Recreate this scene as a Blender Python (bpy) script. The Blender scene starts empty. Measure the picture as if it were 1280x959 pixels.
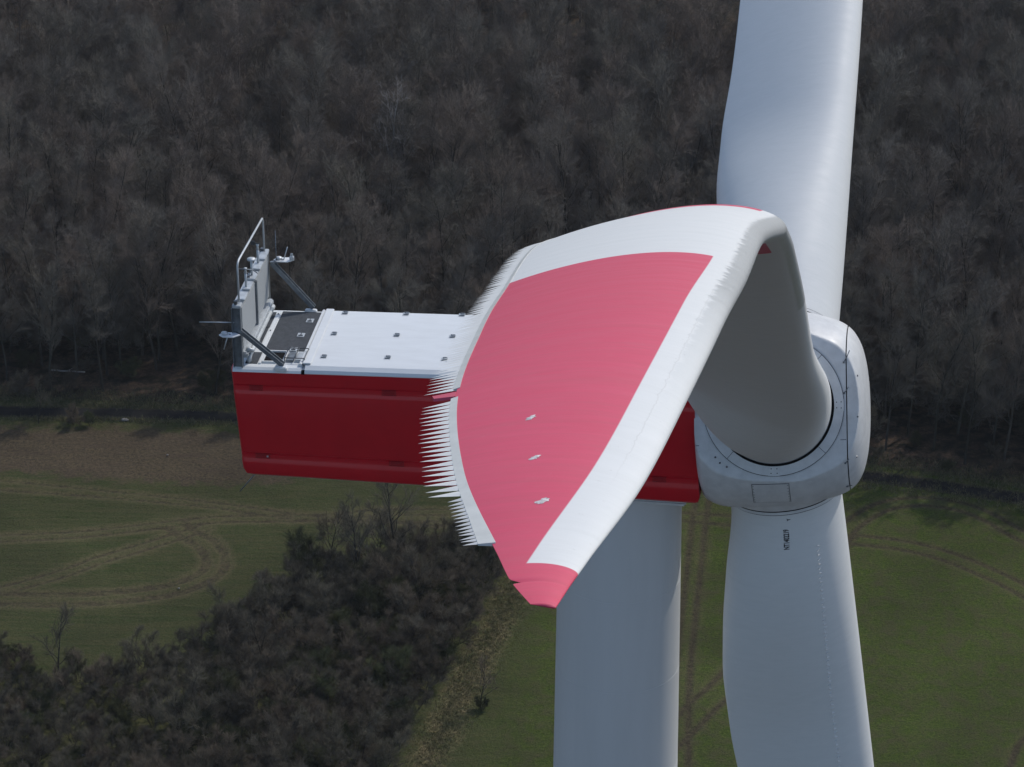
import bpy, bmesh, math, random
import numpy as np
from math import sin, cos, pi, radians, sqrt
from mathutils import Vector, Matrix
rnd = random.Random(7); rs = np.random.RandomState(11)
S = bpy.context.scene
COL = S.collection

# ---------------------------------------------------------------- camera, sky, sun, exposure
HUB_Z = 91.0
cam_d = bpy.data.cameras.new('camera'); cam = bpy.data.objects.new('camera', cam_d); COL.objects.link(cam)
cam.location = (-5.96, -60.3206, 122.397); cam.rotation_euler = (radians(90-27), 0, 0)
cam_d.sensor_width = 36; cam_d.lens = 3740/1280*36; cam_d.clip_start = 1; cam_d.clip_end = 12000
S.camera = cam
SUN_AZ, SUN_EL = radians(47), radians(47)      # azimuth measured from +Y towards +X
w = bpy.data.worlds.new('World'); S.world = w; w.use_nodes = True
nt = w.node_tree; bg = nt.nodes['Background']
sky = nt.nodes.new('ShaderNodeTexSky'); sky.sky_type = 'NISHITA'; sky.sun_disc = False
sky.sun_elevation = SUN_EL; sky.sun_rotation = SUN_AZ; sky.altitude = 200; sky.dust_density = 1.5
nt.links.new(sky.outputs[0], bg.inputs[0]); bg.inputs[1].default_value = 0.148
sd = bpy.data.lights.new('sun', 'SUN'); sd.energy = 2.33; sd.angle = radians(0.53); sd.color = (1, .958, .885)
sun = bpy.data.objects.new('sun', sd); COL.objects.link(sun)
sv = Vector((sin(SUN_AZ)*cos(SUN_EL), cos(SUN_AZ)*cos(SUN_EL), sin(SUN_EL)))
sun.rotation_euler = sv.to_track_quat('Z', 'Y').to_euler(); sun.location = (60, 60, 160)
S.view_settings.view_transform = 'Standard'; S.view_settings.look = 'None'
S.view_settings.exposure = 0; S.view_settings.gamma = 1

# ---------------------------------------------------------------- node helpers
class NB:
    def __init__(s, name):
        s.m = bpy.data.materials.new(name); s.m.use_nodes = True; s.t = s.m.node_tree
        s.b = s.t.nodes['Principled BSDF']
    def n(s, typ, **kw):
        nd = s.t.nodes.new(typ)
        for k, v in kw.items():
            if k.startswith('i_'):
                nd.inputs[k[2:].replace('_', ' ')].default_value = v
            else: setattr(nd, k, v)
        return nd
    def l(s, a, b): s.t.links.new(a, b)
    def attr(s, name): return s.n('ShaderNodeAttribute', attribute_name=name).outputs['Fac']
    def coord(s, scale=(1, 1, 1), src='Object'):
        tc = s.n('ShaderNodeTexCoord'); mp = s.n('ShaderNodeMapping'); mp.inputs['Scale'].default_value = scale
        s.l(tc.outputs[src], mp.inputs['Vector']); return mp.outputs[0]
    def noise(s, vec, scale, detail=4, rough=.55, dist=0):
        nd = s.n('ShaderNodeTexNoise'); nd.inputs['Scale'].default_value = scale; nd.inputs['Detail'].default_value = detail
        nd.inputs['Roughness'].default_value = rough; nd.inputs['Distortion'].default_value = dist
        if vec is not None: s.l(vec, nd.inputs['Vector'])
        return nd.outputs['Fac']
    def math(s, op, a, b=None, c=None, clamp=False):
        nd = s.n('ShaderNodeMath', operation=op); nd.use_clamp = clamp
        for i, v in enumerate((a, b, c)):
            if v is None: continue
            if isinstance(v, (int, float)): nd.inputs[i].default_value = v
            else: s.l(v, nd.inputs[i])
        return nd.outputs[0]
    def ramp(s, v, a, b, x=0.0, y=1.0):
        nd = s.n('ShaderNodeMapRange'); nd.clamp = True
        for k, q in zip(('From Min', 'From Max', 'To Min', 'To Max'), (a, b, x, y)): nd.inputs[k].default_value = q
        s.l(v, nd.inputs['Value']); return nd.outputs[0]
    def mix(s, f, a, b, mode='MIX'):
        nd = s.n('ShaderNodeMix', data_type='RGBA', blend_type=mode)
        for i, v in ((0, f), (6, a), (7, b)):
            if isinstance(v, tuple): nd.inputs[i].default_value = (*v, 1) if len(v) == 3 else v
            elif isinstance(v, (int, float)): nd.inputs[i].default_value = v
            else: s.l(v, nd.inputs[i])
        return nd.outputs[2]
    def col(s, c):
        if isinstance(c, tuple): s.b.inputs['Base Color'].default_value = (*c, 1)
        else: s.l(c, s.b.inputs['Base Color'])
    def rough(s, r):
        if isinstance(r, float): s.b.inputs['Roughness'].default_value = r
        else: s.l(r, s.b.inputs['Roughness'])
    def bump(s, h, strength=.3, dist=.02):
        nd = s.n('ShaderNodeBump'); nd.inputs['Strength'].default_value = strength; nd.inputs['Distance'].default_value = dist
        s.l(h, nd.inputs['Height']); s.l(nd.outputs[0], s.b.inputs['Normal'])

def simple(name, c, rough=.5, metal=0., var=.12, scale=3., spec=.5, bump=0.):
    k = NB(name); co = k.coord()
    f = k.noise(co, scale, 6, .6)
    f = k.ramp(f, .3, .7, 1-var, 1+var*.4)
    mm = k.n('ShaderNodeMix', data_type='RGBA', blend_type='MULTIPLY'); mm.inputs[0].default_value = 1
    mm.inputs[6].default_value = (*c, 1); k.l(f, mm.inputs[7]); k.col(mm.outputs[2])
    k.rough(k.ramp(k.noise(co, scale*2.3, 4), .3, .7, rough*.9, min(1, rough*1.12)))
    k.b.inputs['Metallic'].default_value = metal; k.b.inputs['Specular IOR Level'].default_value = spec
    if bump: k.bump(k.noise(co, scale*8, 5), bump, .01)
    return k.m

# ---------------------------------------------------------------- materials of the turbine
WHITE = (.66, .67, .675)
def white_paint(name, c=WHITE, rough=.50, streak=(.4, .4, .08), amount=.10):
    k = NB(name); co = k.coord(streak)
    a = k.noise(co, 3.2, 7, .62); b = k.noise(k.coord(), 34, 3, .6)
    f = k.math('MULTIPLY', k.ramp(a, .35, .75, 1.0, 1-amount), k.ramp(b, .62, .8, 1.0, .95))
    k.col(k.mix(1.0, c, f, 'MULTIPLY')); k.rough(k.ramp(a, .3, .7, rough*.85, rough*1.25))
    k.bump(k.noise(k.coord(), 40, 3), .03, .002)
    return k.m
M = {}
M['white'] = white_paint('light_grey_paint')
M['tower'] = white_paint('tower_paint', (.60, .61, .615), .42, (.5, .5, .05), .08)
M['spinner'] = white_paint('spinner_paint', (.60, .61, .615), .42, (1, 1, 1), .20)
M['lid'] = white_paint('roof_gelcoat', (.68, .70, .71), .34, (.4, 1.4, 1), .09)
M['red'] = simple('red_gelcoat', (.50, .008, .018), .34, var=.10, scale=1.2, spec=.45)
M['red_dark'] = simple('red_latch', (.30, .006, .014), .45, var=.1)
M['black'] = simple('black_gap', (.010, .010, .011), .9, var=.2, spec=.1)
M['antislip'] = simple('anti_slip_deck', (.048, .055, .066), .85, var=.3, scale=9, bump=.3)
M['galv'] = simple('galvanised_steel', (.20, .225, .25), .48, .55, var=.35, scale=7)
M['galv_light'] = simple('bright_galvanised_steel', (.50, .53, .55), .45, .35, var=.2, scale=7)
M['fin'] = None
M['steel'] = simple('dark_steel_fitting', (.16, .17, .18), .4, .7, var=.3, scale=30)
M['plate'] = simple('serration_plastic', (.55, .56, .54), .5, var=.14, scale=8)
M['tooth'] = simple('serration_tooth_plastic', (.66, .66, .64), .45, var=.08, scale=8)
M['text'] = simple('black_lettering', (.012, .012, .014), .5, var=.05)
M['scuff'] = simple('worn_receptor', (.62, .58, .58), .45, .1, var=.5, scale=60)
k = NB('cooler_fins'); v = k.coord()
wv = k.n('ShaderNodeTexWave', wave_type='BANDS', bands_direction='Y'); wv.inputs['Scale'].default_value = 14; k.l(v, wv.inputs['Vector'])
k.col(k.mix(wv.outputs['Fac'], (.30, .32, .33), (.46, .48, .49))); k.rough(.5); k.bump(wv.outputs['Fac'], .5, .01); M['fin'] = k.m

def blade_paint():
    k = NB('blade_paint')
    s = k.attr('span'); d = k.attr('le_dist')
    comb = k.n('ShaderNodeCombineXYZ'); k.l(s, comb.inputs[0]); k.l(d, comb.inputs[1]); k.l(k.attr('side'), comb.inputs[2])
    sc = lambda q: (lambda mp: (setattr(mp.inputs['Scale'], 'default_value', q), k.l(comb.outputs[0], mp.inputs['Vector']), mp.outputs[0])[2])(k.n('ShaderNodeMapping'))
    # hairline chordwise streaks, weathering, speckles
    st = k.noise(sc((26, 1.6, 3)), 1.0, 6, .65, .6)
    st2 = k.noise(sc((7, 2.2, 3)), 1.0, 5, .6, .4)
    sp = k.noise(k.coord(), 26, 3, .6)
    wob = k.math('MULTIPLY', k.math('SUBTRACT', k.noise(sc((1.2, 1, 1)), 1.0, 2), .5), .02)
    se = k.math('ADD', s, wob)
    step = lambda v, a, e=.004: k.ramp(v, a-e, a+e)
    inred = k.math('SUBTRACT', step(se, 52.3), 0)
    off_le = step(d, .18, .003)
    red1 = k.math('MAXIMUM', k.math('MULTIPLY', inred, off_le), step(se, 57.97, .003))
    band2 = k.math('MULTIPLY', step(se, 40.3), k.math('SUBTRACT', 1.0, step(k.math('ADD', se, k.math('MULTIPLY', d, .5)), 46.5)))
    red2 = k.math('MULTIPLY', band2, off_le)
    red = k.math('MAXIMUM', red1, red2)
    # leading edge: matt weathered tape with a ragged border
    j = k.n('ShaderNodeTexNoise'); j.noise_dimensions = '1D'; j.inputs['Scale'].default_value = 9; j.inputs['Detail'].default_value = 5; j.inputs['Roughness'].default_value = .75
    k.l(s, j.inputs['W'])
    edge = k.math('ADD', k.math('MULTIPLY', k.math('SUBTRACT', j.outputs['Fac'], .5), .12), .085)
    dd = k.math('SUBTRACT', d, edge)
    tape = k.math('MULTIPLY', k.ramp(dd, -.004, .004, 1, 0), k.math('MULTIPLY', step(s, 30), k.ramp(s, 53.5, 56.5, 1, 0)))
    white = k.mix(k.ramp(st2, .35, .75), (.665, .675, .67), (.635, .65, .645))
    white = k.mix(k.math('MULTIPLY', tape, .8), white, (.44, .46, .465))
    rim_glint = k.math('MULTIPLY', k.ramp(k.math('ABSOLUTE', dd), .0, .012, 1, 0), tape)
    white = k.mix(k.math('MULTIPLY', rim_glint, .8), white, (.72, .73, .73))  # pale line along the tape border, a bright highlight painted into the colour
    redc = k.mix(k.ramp(st, .3, .75), (.60, .060, .125), (.545, .046, .10))
    redc = k.mix(k.ramp(sp, .60, .85, 0, .35), redc, (.58, .12, .17))
    crack = k.math('ABSOLUTE', k.math('SUBTRACT', d, k.math('ADD', .075, k.math('MULTIPLY', j.outputs['Fac'], .03))))
    ck = k.math('MULTIPLY', k.ramp(crack, .0, .004, .30, 0), k.math('MULTIPLY', step(s, 53.6, .4), k.ramp(s, 56.6, 57.2, 1, 0)))
    white = k.mix(ck, white, (.36, .35, .33))
    spots = k.ramp(k.noise(k.coord(), 55, 2, .5), .72, .76, 0, .5); white = k.mix(spots, white, (.42, .40, .37))
    c = k.mix(red, white, redc)
    dirt = k.math('MULTIPLY', k.ramp(st, .45, .8, 0, .09), 1.0)
    c = k.mix(dirt, c, (.30, .28, .25)); k.col(c)
    k.rough(k.math('ADD', k.ramp(st2, .3, .7, .52, .64), k.math('MULTIPLY', tape, -.25)))
    h = k.math('ADD', k.math('MULTIPLY', st, .25), k.math('MULTIPLY', tape, -.6))
    k.bump(h, .10, .003); k.b.inputs['Specular IOR Level'].default_value = .5
    return k.m
M['blade'] = blade_paint()

# ---------------------------------------------------------------- mesh helpers
class MB:
    def __init__(s): s.v = []; s.f = []; s.n = 0
    def add(s, v, f):
        v = np.asarray(v, float).reshape(-1, 3); s.v.append(v)
        s.f += [tuple(int(i)+s.n for i in q) for q in f]; s.n += len(v)
    def box(s, x0, x1, y0, y1, z0, z1, bev=0.0):
        bm = bmesh.new(); bmesh.ops.create_cube(bm, size=1)
        for v in bm.verts: v.co = Vector(((x0+x1)/2+v.co.x*(x1-x0), (y0+y1)/2+v.co.y*(y1-y0), (z0+z1)/2+v.co.z*(z1-z0)))
        if bev: bmesh.ops.bevel(bm, geom=bm.edges[:], offset=bev, segments=2, affect='EDGES')
        s.bm(bm)
    def bm(s, bm):
        bm.verts.index_update()
        s.add([v.co[:] for v in bm.verts], [[v.index for v in f.verts] for f in bm.faces]); bm.free()
    def bar(s, a, b, wx, wy, up=(0, 0, 1)):
        a = Vector(a); b = Vector(b); d = (b-a).normalized(); u = Vector(up); x = d.cross(u).normalized(); y = x.cross(d)
        pts = [p+x*i*wx/2+y*j*wy/2 for p in (a, b) for i, j in ((-1, -1), (1, -1), (1, 1), (-1, 1))]
        s.add([p[:] for p in pts], [(0, 1, 2, 3), (7, 6, 5, 4)]+[(i, i+4, (i+1) % 4+4, (i+1) % 4) for i in range(4)])
    def tube(s, pts, r, n=8, caps=True):
        pts = [Vector(p) for p in pts]; rr = r if isinstance(r, (list, tuple)) else [r]*len(pts)
        V = []; px = None
        for i, p in enumerate(pts):
            d = (pts[min(i+1, len(pts)-1)]-pts[max(i-1, 0)]).normalized()
            if px is None: px = d.orthogonal().normalized()
            px = (px-d*px.dot(d)).normalized(); py = d.cross(px)
            V += [(p+(px*cos(2*pi*j/n)+py*sin(2*pi*j/n))*rr[i])[:] for j in range(n)]
        F = [(i*n+j, i*n+(j+1) % n, (i+1)*n+(j+1) % n, (i+1)*n+j) for i in range(len(pts)-1) for j in range(n)]
        if caps: F += [tuple(range(n))[::-1], tuple(range((len(pts)-1)*n, len(pts)*n))]
        s.add(V, F)
    def prism(s, poly, axis, a, b):     # extrude a 2-D outline along an axis
        n = len(poly)
        def p(q, t): return {0: (t, q[0], q[1]), 1: (q[0], t, q[1]), 2: (q[0], q[1], t)}[axis]
        s.add([p(q, a) for q in poly]+[p(q, b) for q in poly], [tuple(range(n))[::-1], tuple(range(n, 2*n))]+[(i, (i+1) % n, (i+1) % n+n, i+n) for i in range(n)])
    def mesh(s, name, mat, smooth=False, recalc=True):
        me = bpy.data.meshes.new(name); me.from_pydata(np.concatenate(s.v).tolist(), [], s.f)
        if recalc:
            bm = bmesh.new(); bm.from_mesh(me); bmesh.ops.recalc_face_normals(bm, faces=bm.faces); bm.to_mesh(me); bm.free()
        me.materials.append(mat)
        if smooth: me.polygons.foreach_set('use_smooth', [True]*len(me.polygons))
        me.update(); return me
    def build(s, name, mat, parent=None, smooth=False, **kw):
        return link(name, s.mesh(name, mat, smooth, **kw), parent)
def link(name, me, parent=None, loc=None):
    o = bpy.data.objects.new(name, me); COL.objects.link(o)
    if parent is not None: o.parent = parent
    if loc is not None: o.location = loc
    return o
def tag(o, label=None, cat=None, group=None, kind=None):
    for a, b in (('label', label), ('category', cat), ('group', group), ('kind', kind)):
        if b: o[a] = b
    return o
def autosmooth(o, ang=32):
    me = o.data; bm = bmesh.new(); bm.from_mesh(me)
    for f in bm.faces: f.smooth = True
    for e in bm.edges:
        if len(e.link_faces) == 2 and e.calc_face_angle(0) > radians(ang): e.smooth = False
    bm.to_mesh(me); bm.free(); return o
def np_mesh(name, V, F, mat, smooth=False):
    """V (n,3), F (m,k) equal sized faces"""
    me = bpy.data.meshes.new(name); F = np.asarray(F, np.int32); k = F.shape[1]
    me.vertices.add(len(V)); me.vertices.foreach_set('co', np.asarray(V, np.float32).ravel())
    me.loops.add(F.size); me.loops.foreach_set('vertex_index', F.ravel())
    me.polygons.add(len(F)); me.polygons.foreach_set('loop_start', np.arange(0, F.size, k, dtype=np.int32))
    if smooth: me.polygons.foreach_set('use_smooth', np.ones(len(F), bool))
    me.update(calc_edges=True)
    if mat: me.materials.append(mat)
    return me
def fattr(me, name, vals):
    a = me.attributes.new(name, 'FLOAT', 'POINT'); a.data.foreach_set('value', np.asarray(vals, np.float32))

# ================================================================= WIND TURBINE
PSI = radians(7.7); LHUB = 3.6; TAU = radians(5)
# local frame of the turbine: +X upwind (towards the hub), +Y away from the photographer, +Z up
turbine = bpy.data.objects.new('wind_turbine', None); COL.objects.link(turbine)
turbine.location = (-LHUB*cos(PSI), LHUB*sin(PSI), 0); turbine.rotation_euler = (0, 0, -PSI)
tag(turbine, 'pale grey wind turbine with red nacelle and one red striped blade pointing at the viewer', 'wind turbine')
HUB = np.array([LHUB, 0, HUB_Z])
AX = np.array([cos(TAU), 0, sin(TAU)]); E1 = np.array([0, -1., 0]); E2 = np.array([-sin(TAU), 0, cos(TAU)])

def tab(s, pts):
    x = np.array([a for a, b in pts], float); y = np.array([b for a, b in pts], float); h = np.diff(x); d = np.diff(y)/h
    m = np.zeros(len(x)); m[0] = d[0]; m[-1] = d[-1]
    for i in range(1, len(x)-1): m[i] = 0 if d[i-1]*d[i] <= 0 else (h[i-1]+h[i])/(h[i-1]/d[i]+h[i]/d[i-1])
    s = np.clip(s, x[0], x[-1]); i = np.clip(np.searchsorted(x, s)-1, 0, len(x)-2); t = (s-x[i])/h[i]
    return y[i]*(1+2*t)*(1-t)**2+m[i]*h[i]*t*(1-t)**2+y[i+1]*t*t*(3-2*t)-m[i+1]*h[i]*t*t*(1-t)
CH = [(0, 2.56), (2.2, 2.56), (4, 2.90), (5.5, 3.17), (7, 3.32), (8.2, 3.32), (10, 3.22), (14, 3.12), (20, 2.9), (30, 2.45), (40, 1.87), (43, 1.72), (46.5, 1.555), (49.5, 1.43), (51, 1.36), (52.5, 1.27), (54.5, 1.118), (56, .937), (57, .677), (57.8, .322), (58.2, .18), (58.5, .082)]
LEO = [(0, 1.28), (2.2, 1.28), (5, 1.26), (10, 1.2), (20, .91), (30, .8), (38, .72), (43, .69), (46.5, .70), (49.5, .60), (52.5, .545), (54.5, .477), (56, .36), (57, .24), (57.8, .10), (58.2, .059), (58.5, .048)]
TW = [(0, 12), (5, 14), (10, 12), (20, 7), (30, 3.5), (40, 1), (50, -1), (54, -1), (57, 5), (58.5, 8)]
BEND = [(0, 0), (20, 0), (30, .04), (38, .26), (43, .616), (46.5, 1.00), (49.5, 1.38), (52.5, 1.92), (54.5, 2.31), (56, 2.734), (57, 3.083), (57.8, 3.361), (58.2, 3.464), (58.5, 3.515)]
THK = [(0, .5), (9, .44), (14, .34), (20, .28), (30, .24), (40, .20), (50, .17), (58.5, .14)]
class Blade:
    def __init__(s, phi, kap, bend, slim=0.):
        r = cos(phi)*E1+sin(phi)*E2; s.r = r
        s.w = cos(kap)*r+sin(kap)*AX; s.c = cos(kap)*AX-sin(kap)*r; s.n = -sin(phi)*E1+cos(phi)*E2; s.bend = bend; s.slim = slim
    def pt(s, sp, u, side, lift=0.0):
        """surface point; sp span [m], u 0 (leading edge) .. 1, side +1 suction / -1 pressure"""
        sp, u, side = np.broadcast_arrays(np.asarray(sp, float), np.asarray(u, float), np.asarray(side, float))
        ch = tab(sp, CH)*(1-s.slim*np.clip((sp-6)/5, 0, 1)); ch = ch-.035*np.exp(-((sp-58.16)/.018)**2)
        lo = tab(sp, LEO); tw = np.radians(tab(sp, TW)); b = -tab(sp, BEND)*s.bend
        f = np.clip((sp-2.2)/6.5, 0, 1); f = f*f*(3-2*f); th = tab(sp, THK)
        uc = np.clip(u, 0, 1)
        yt = 5*th*(.2969*np.sqrt(uc)-.126*uc-.3516*uc**2+.2843*uc**3-.1015*uc**4)+.002
        y = ((1-f)*np.sqrt(uc*(1-uc))+f*yt)*ch*side + f*.035*4*uc*(1-uc)*ch + lift*side
        x = lo-u*ch
        cd = np.cos(tw)[..., None]*s.c-np.sin(tw)[..., None]*s.n; nd = np.sin(tw)[..., None]*s.c+np.cos(tw)[..., None]*s.n
        return HUB+sp[..., None]*s.w+b[..., None]*s.n+x[..., None]*cd+y[..., None]*nd
    def build(s, st, N):
        th = np.linspace(0, 2*pi, N, endpoint=False); u = (1-np.cos(th))/2; side = np.where(th <= pi, 1., -1.)
        SP, UU = np.meshgrid(st, u, indexing='ij'); SD = np.broadcast_to(side, SP.shape)
        P = s.pt(SP, UU, SD); n = len(st)
        i = np.arange(n-1)[:, None]*N; j = np.arange(N)[None]; j2 = (j+1) % N
        F = np.stack([i+j, i+N+j, i+N+j2, i+j2], -1).reshape(-1, 4)
        V = P.reshape(-1, 3)
        tip = V[-N:].mean(0)+s.w*.004
        me = np_mesh('blade', np.vstack([V, tip]), np.vstack([F, [[(n-1)*N+q, len(V), len(V), (n-1)*N+(q+1) % N] for q in range(0)] or np.zeros((0, 4), int)]), M['blade'], True)
        bm = bmesh.new(); bm.from_mesh(me); bm.verts.ensure_lookup_table()
        tv = bm.verts[len(V)]
        for q in range(N): bm.faces.new((bm.verts[(n-1)*N+q], tv, bm.verts[(n-1)*N+(q+1) % N])).smooth = True
        bmesh.ops.recalc_face_normals(bm, faces=bm.faces); bm.to_mesh(me); bm.free()
        fattr(me, 'span', np.append(SP.ravel(), st[-1])); fattr(me, 'le_dist', np.append((UU*tab(SP, CH)).ravel(), .05)); fattr(me, 'side', np.append(SD.ravel(), 1))
        return link('blade', me, turbine)
B1 = Blade(radians(30), radians(3.38), 1.0)
B2 = Blade(radians(150), radians(3.6), .3, .0)
B3 = Blade(radians(-90), radians(4.3), .3)
blade1 = B1.build(np.concatenate([np.arange(1.6, 40, .4), np.arange(40, 55, .12), np.arange(55, 57.8, .06), np.arange(57.8, 58.501, .008)]), 120)
tag(blade1, 'blade coming towards the viewer, with red stripes and a toothed trailing edge')
blade2 = B2.build(np.concatenate([np.arange(1.6, 20, .3), np.arange(20, 58.4, 1.), [57.8, 58, 58.2, 58.4, 58.5]][:2]+[[57.5, 57.8, 58.0, 58.2, 58.35, 58.5]]) if False else np.concatenate([np.arange(1.6, 20, .3), np.arange(20, 57.5, 1.), [57.5, 57.8, 58., 58.2, 58.35, 58.5]]), 96)
tag(blade2, 'plain upright blade behind the striped one')
blade3 = B3.build(np.concatenate([np.arange(1.6, 20, .3), np.arange(20, 57.5, 1.), [57.5, 57.8, 58., 58.2, 58.35, 58.5]]), 96)
tag(blade3, 'blade hanging down in front of the tower with a black serial number')

# --- trailing-edge serrations of the near blade
def te_frame(B, sp, ext, lift=0.0):
    p1 = B.pt(sp, 1.0, 0); p0 = B.pt(sp, .93, 0); d = p1-p0; d = d/np.linalg.norm(d, axis=-1, keepdims=True)
    return p1+np.asarray(ext)[..., None]*d+lift*B.n, d
CW = [(44, .004), (46, .010), (53, .014), (56, .018), (57.3, .030), (57.72, .05)]
seg = [(44.0, 55.86), (55.98, 57.72)]
for a, b in seg:
    st = np.arange(a, b+.001, .06); n = len(st); V = []
    wdt = tab(st, CW)
    top0 = B1.pt(st, np.clip(1-.012/tab(st, CH), 0, 1), 1.0, .004); e1, _ = te_frame(B1, st, wdt, .003); e2, _ = te_frame(B1, st, wdt, -.003)
    bot0 = B1.pt(st, np.clip(1-.012/tab(st, CH), 0, 1), -1.0, .004)
    V = np.stack([top0, e1, e2, bot0], 1).reshape(-1, 3)
    F = [(i*4+j, i*4+4+j, i*4+4+(j+1) % 4, i*4+(j+1) % 4) for i in range(n-1) for j in range(4)]
    mb = MB(); mb.add(V, F+[(0, 1, 2, 3), (n*4-1, n*4-2, n*4-3, n*4-4)]); autosmooth(mb.build('serration_carrier', M['plate'], blade1))
s_ = 44.15
while s_ < 57.70:
    pitch = .058 if s_ < 57.25 else .034
    ln = float(tab(np.array([s_]), [(44, .05), (46, .105), (50, .118), (57.2, .122)])[0]) if s_ < 57.25 else .055
    ln *= rnd.uniform(.95, 1.05)
    if not (55.84 < s_ < 56.02):
        wd = float(tab(np.array([s_]), CW)[0])
        h = pitch*.47
        P = []
        for q, e, l in ((s_-h, wd-.004, 0), (s_+h, wd-.004, 0), (s_, wd, .0045), (s_, wd, -.0035), (s_+rnd.uniform(-.002, .002), wd+ln, -.01+rnd.uniform(-.003, .003))):
            P.append(te_frame(B1, np.array([q]), np.array([e]), l)[0][0])
        mb = MB(); mb.add(P, [(0, 2, 4), (2, 1, 4), (1, 3, 4), (3, 0, 4), (0, 3, 1, 2)]); mb.build('serration_tooth', M['tooth'], blade1)
    s_ += pitch
# the small pink flap in the gap of the serrations
mb = MB(); P = []
for q, e, l in ((55.88, .0, .0), (55.96, .0, .0), (55.95, .09, -.004), (55.90, .10, -.004)):
    P.append(te_frame(B1, np.array([q]), np.array([e]), l+.006)[0][0]); P.append(te_frame(B1, np.array([q]), np.array([e]), l-.006)[0][0])
mb.add(P, [(0, 2, 4, 6), (7, 5, 3, 1), (0, 1, 3, 2), (2, 3, 5, 4), (4, 5, 7, 6), (6, 7, 1, 0)])
M['pink'] = simple('pink_flap', (.52, .055, .11), .45, var=.1)
mb.build('edge_flap', M['pink'], blade1)
# lightning receptors: three scuffed silver spots on the red tip
for sp0, u0, rs_, ru in ((56.47, .64, .022, .020), (56.93, .60, .020, .022), (57.36, .53, .022, .026)):
    n = 26; r = [1+rnd.uniform(-.28, .2) for _ in range(n)]; P = []
    ch = float(tab(np.array([sp0]), CH)[0]); u0 = u0
    for ring in (0, .5, 1):
        for i in range(n):
            a = 2*pi*i/n; P.append(B1.pt(sp0+rs_*ring*r[i]*sin(a)+.02*cos(a)*ring, u0+ru*ring*r[i]*cos(a)/ch, 1., .003 if ring < 1 else .001)[()])
    mb = MB(); mb.add(P, [(k2*n+i, k2*n+(i+1) % n, (k2+1)*n+(i+1) % n, (k2+1)*n+i) for k2 in range(2) for i in range(n)]); mb.build('lightning_receptor', M['scuff'], blade1, smooth=True, recalc=False)

# --- serial number on the hanging blade (letters follow the surface)
def letters(txt, B, s0, u0, size, sx, side, parent, lift=.004):
    cu = bpy.data.curves.new('lettering', 'FONT'); cu.body = txt; cu.size = size; cu.offset = .006
    to = bpy.data.objects.new('lettering', cu); COL.objects.link(to)
    dg = bpy.context.evaluated_depsgraph_get(); me = bpy.data.meshes.new_from_object(to.evaluated_get(dg))
    bpy.data.objects.remove(to)
    bm = bmesh.new(); bm.from_mesh(me); bmesh.ops.triangulate(bm, faces=bm.faces)
    ch = float(tab(np.array([s0]), CH)[0])
    co = np.array([v.co[:] for v in bm.verts])
    P = B.pt(s0-co[:, 0]*sx, u0+co[:, 1]/ch, side, lift)
    for v, q in zip(bm.verts, P): v.co = q
    bm.to_mesh(me); bm.free(); me.materials.clear(); me.materials.append(M['text'])
    return link('lettering', me, parent)
letters('NT1402219', B3, 2.93, .575, .175, .60, 1., blade3)
letters('Y', B3, 2.20, .55, .10, .8, 1., blade3)
# vortex generators: a line of small paired vanes
def vg(B, s0, u0, ang):
    ch = float(tab(np.array([s0]), CH)[0]); a = B.pt(s0+.04*sin(ang), u0-.035/ch, 1., .0); b = B.pt(s0-.04*sin(ang), u0+.035/ch, 1., 0.)
    nn = B.n*.06; t = np.cross(b-a, nn); t = t/np.linalg.norm(t)*.003
    mb = MB(); mb.add([a-t, b-t, b-t+nn, a+t, b+t, b+t+nn], [(0, 1, 2), (5, 4, 3), (0, 3, 4, 1), (1, 4, 5, 2), (2, 5, 3, 0)])
    mb.build('vortex_vane', M['tooth'], blade3)
for i in range(38):
    s0 = 3.05+i*.235; u0 = float(np.interp(s0, [3., 6, 10, 12], [.315, .285, .27, .27]))
    vg(B3, s0-.05, u0, .5); vg(B3, s0+.05, u0, -.5)

# --- spinner (hub cover): body of revolution with three flat blade ports
PORTS = [radians(30), radians(150), radians(-90)]
RP = [(-1.66, 1.80), (-1.62, 1.92), (-1.45, 2.08), (-1.0, 2.26), (-.3, 2.32), (.5, 2.30), (1.2, 2.13), (1.70, 1.88), (1.92, 1.60), (2.06, 1.22), (2.13, .8), (2.16, .4), (2.17, 0.001)]
DFL = 1.60
def spin_pt(x, th, lift=0.0):
    x, th = np.broadcast_arrays(np.asarray(x, float), np.asarray(th, float)); R = tab(x, RP)+lift
    for pz in PORTS:
        c = np.cos(th-pz); lim = np.where(c > .2, (DFL+lift-x*math.tan(radians({0: 3.38, 1: 3.6, 2: 4.3}[PORTS.index(pz)])))/np.maximum(c, .2), 99.)
        # smooth minimum
        e = 150.; R = -np.log(np.exp(-e*(R-DFL))+np.exp(-e*(lim-DFL)))/e+DFL
    return HUB+x[..., None]*AX+(R*np.cos(th))[..., None]*E1+(R*np.sin(th))[..., None]*E2
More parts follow.
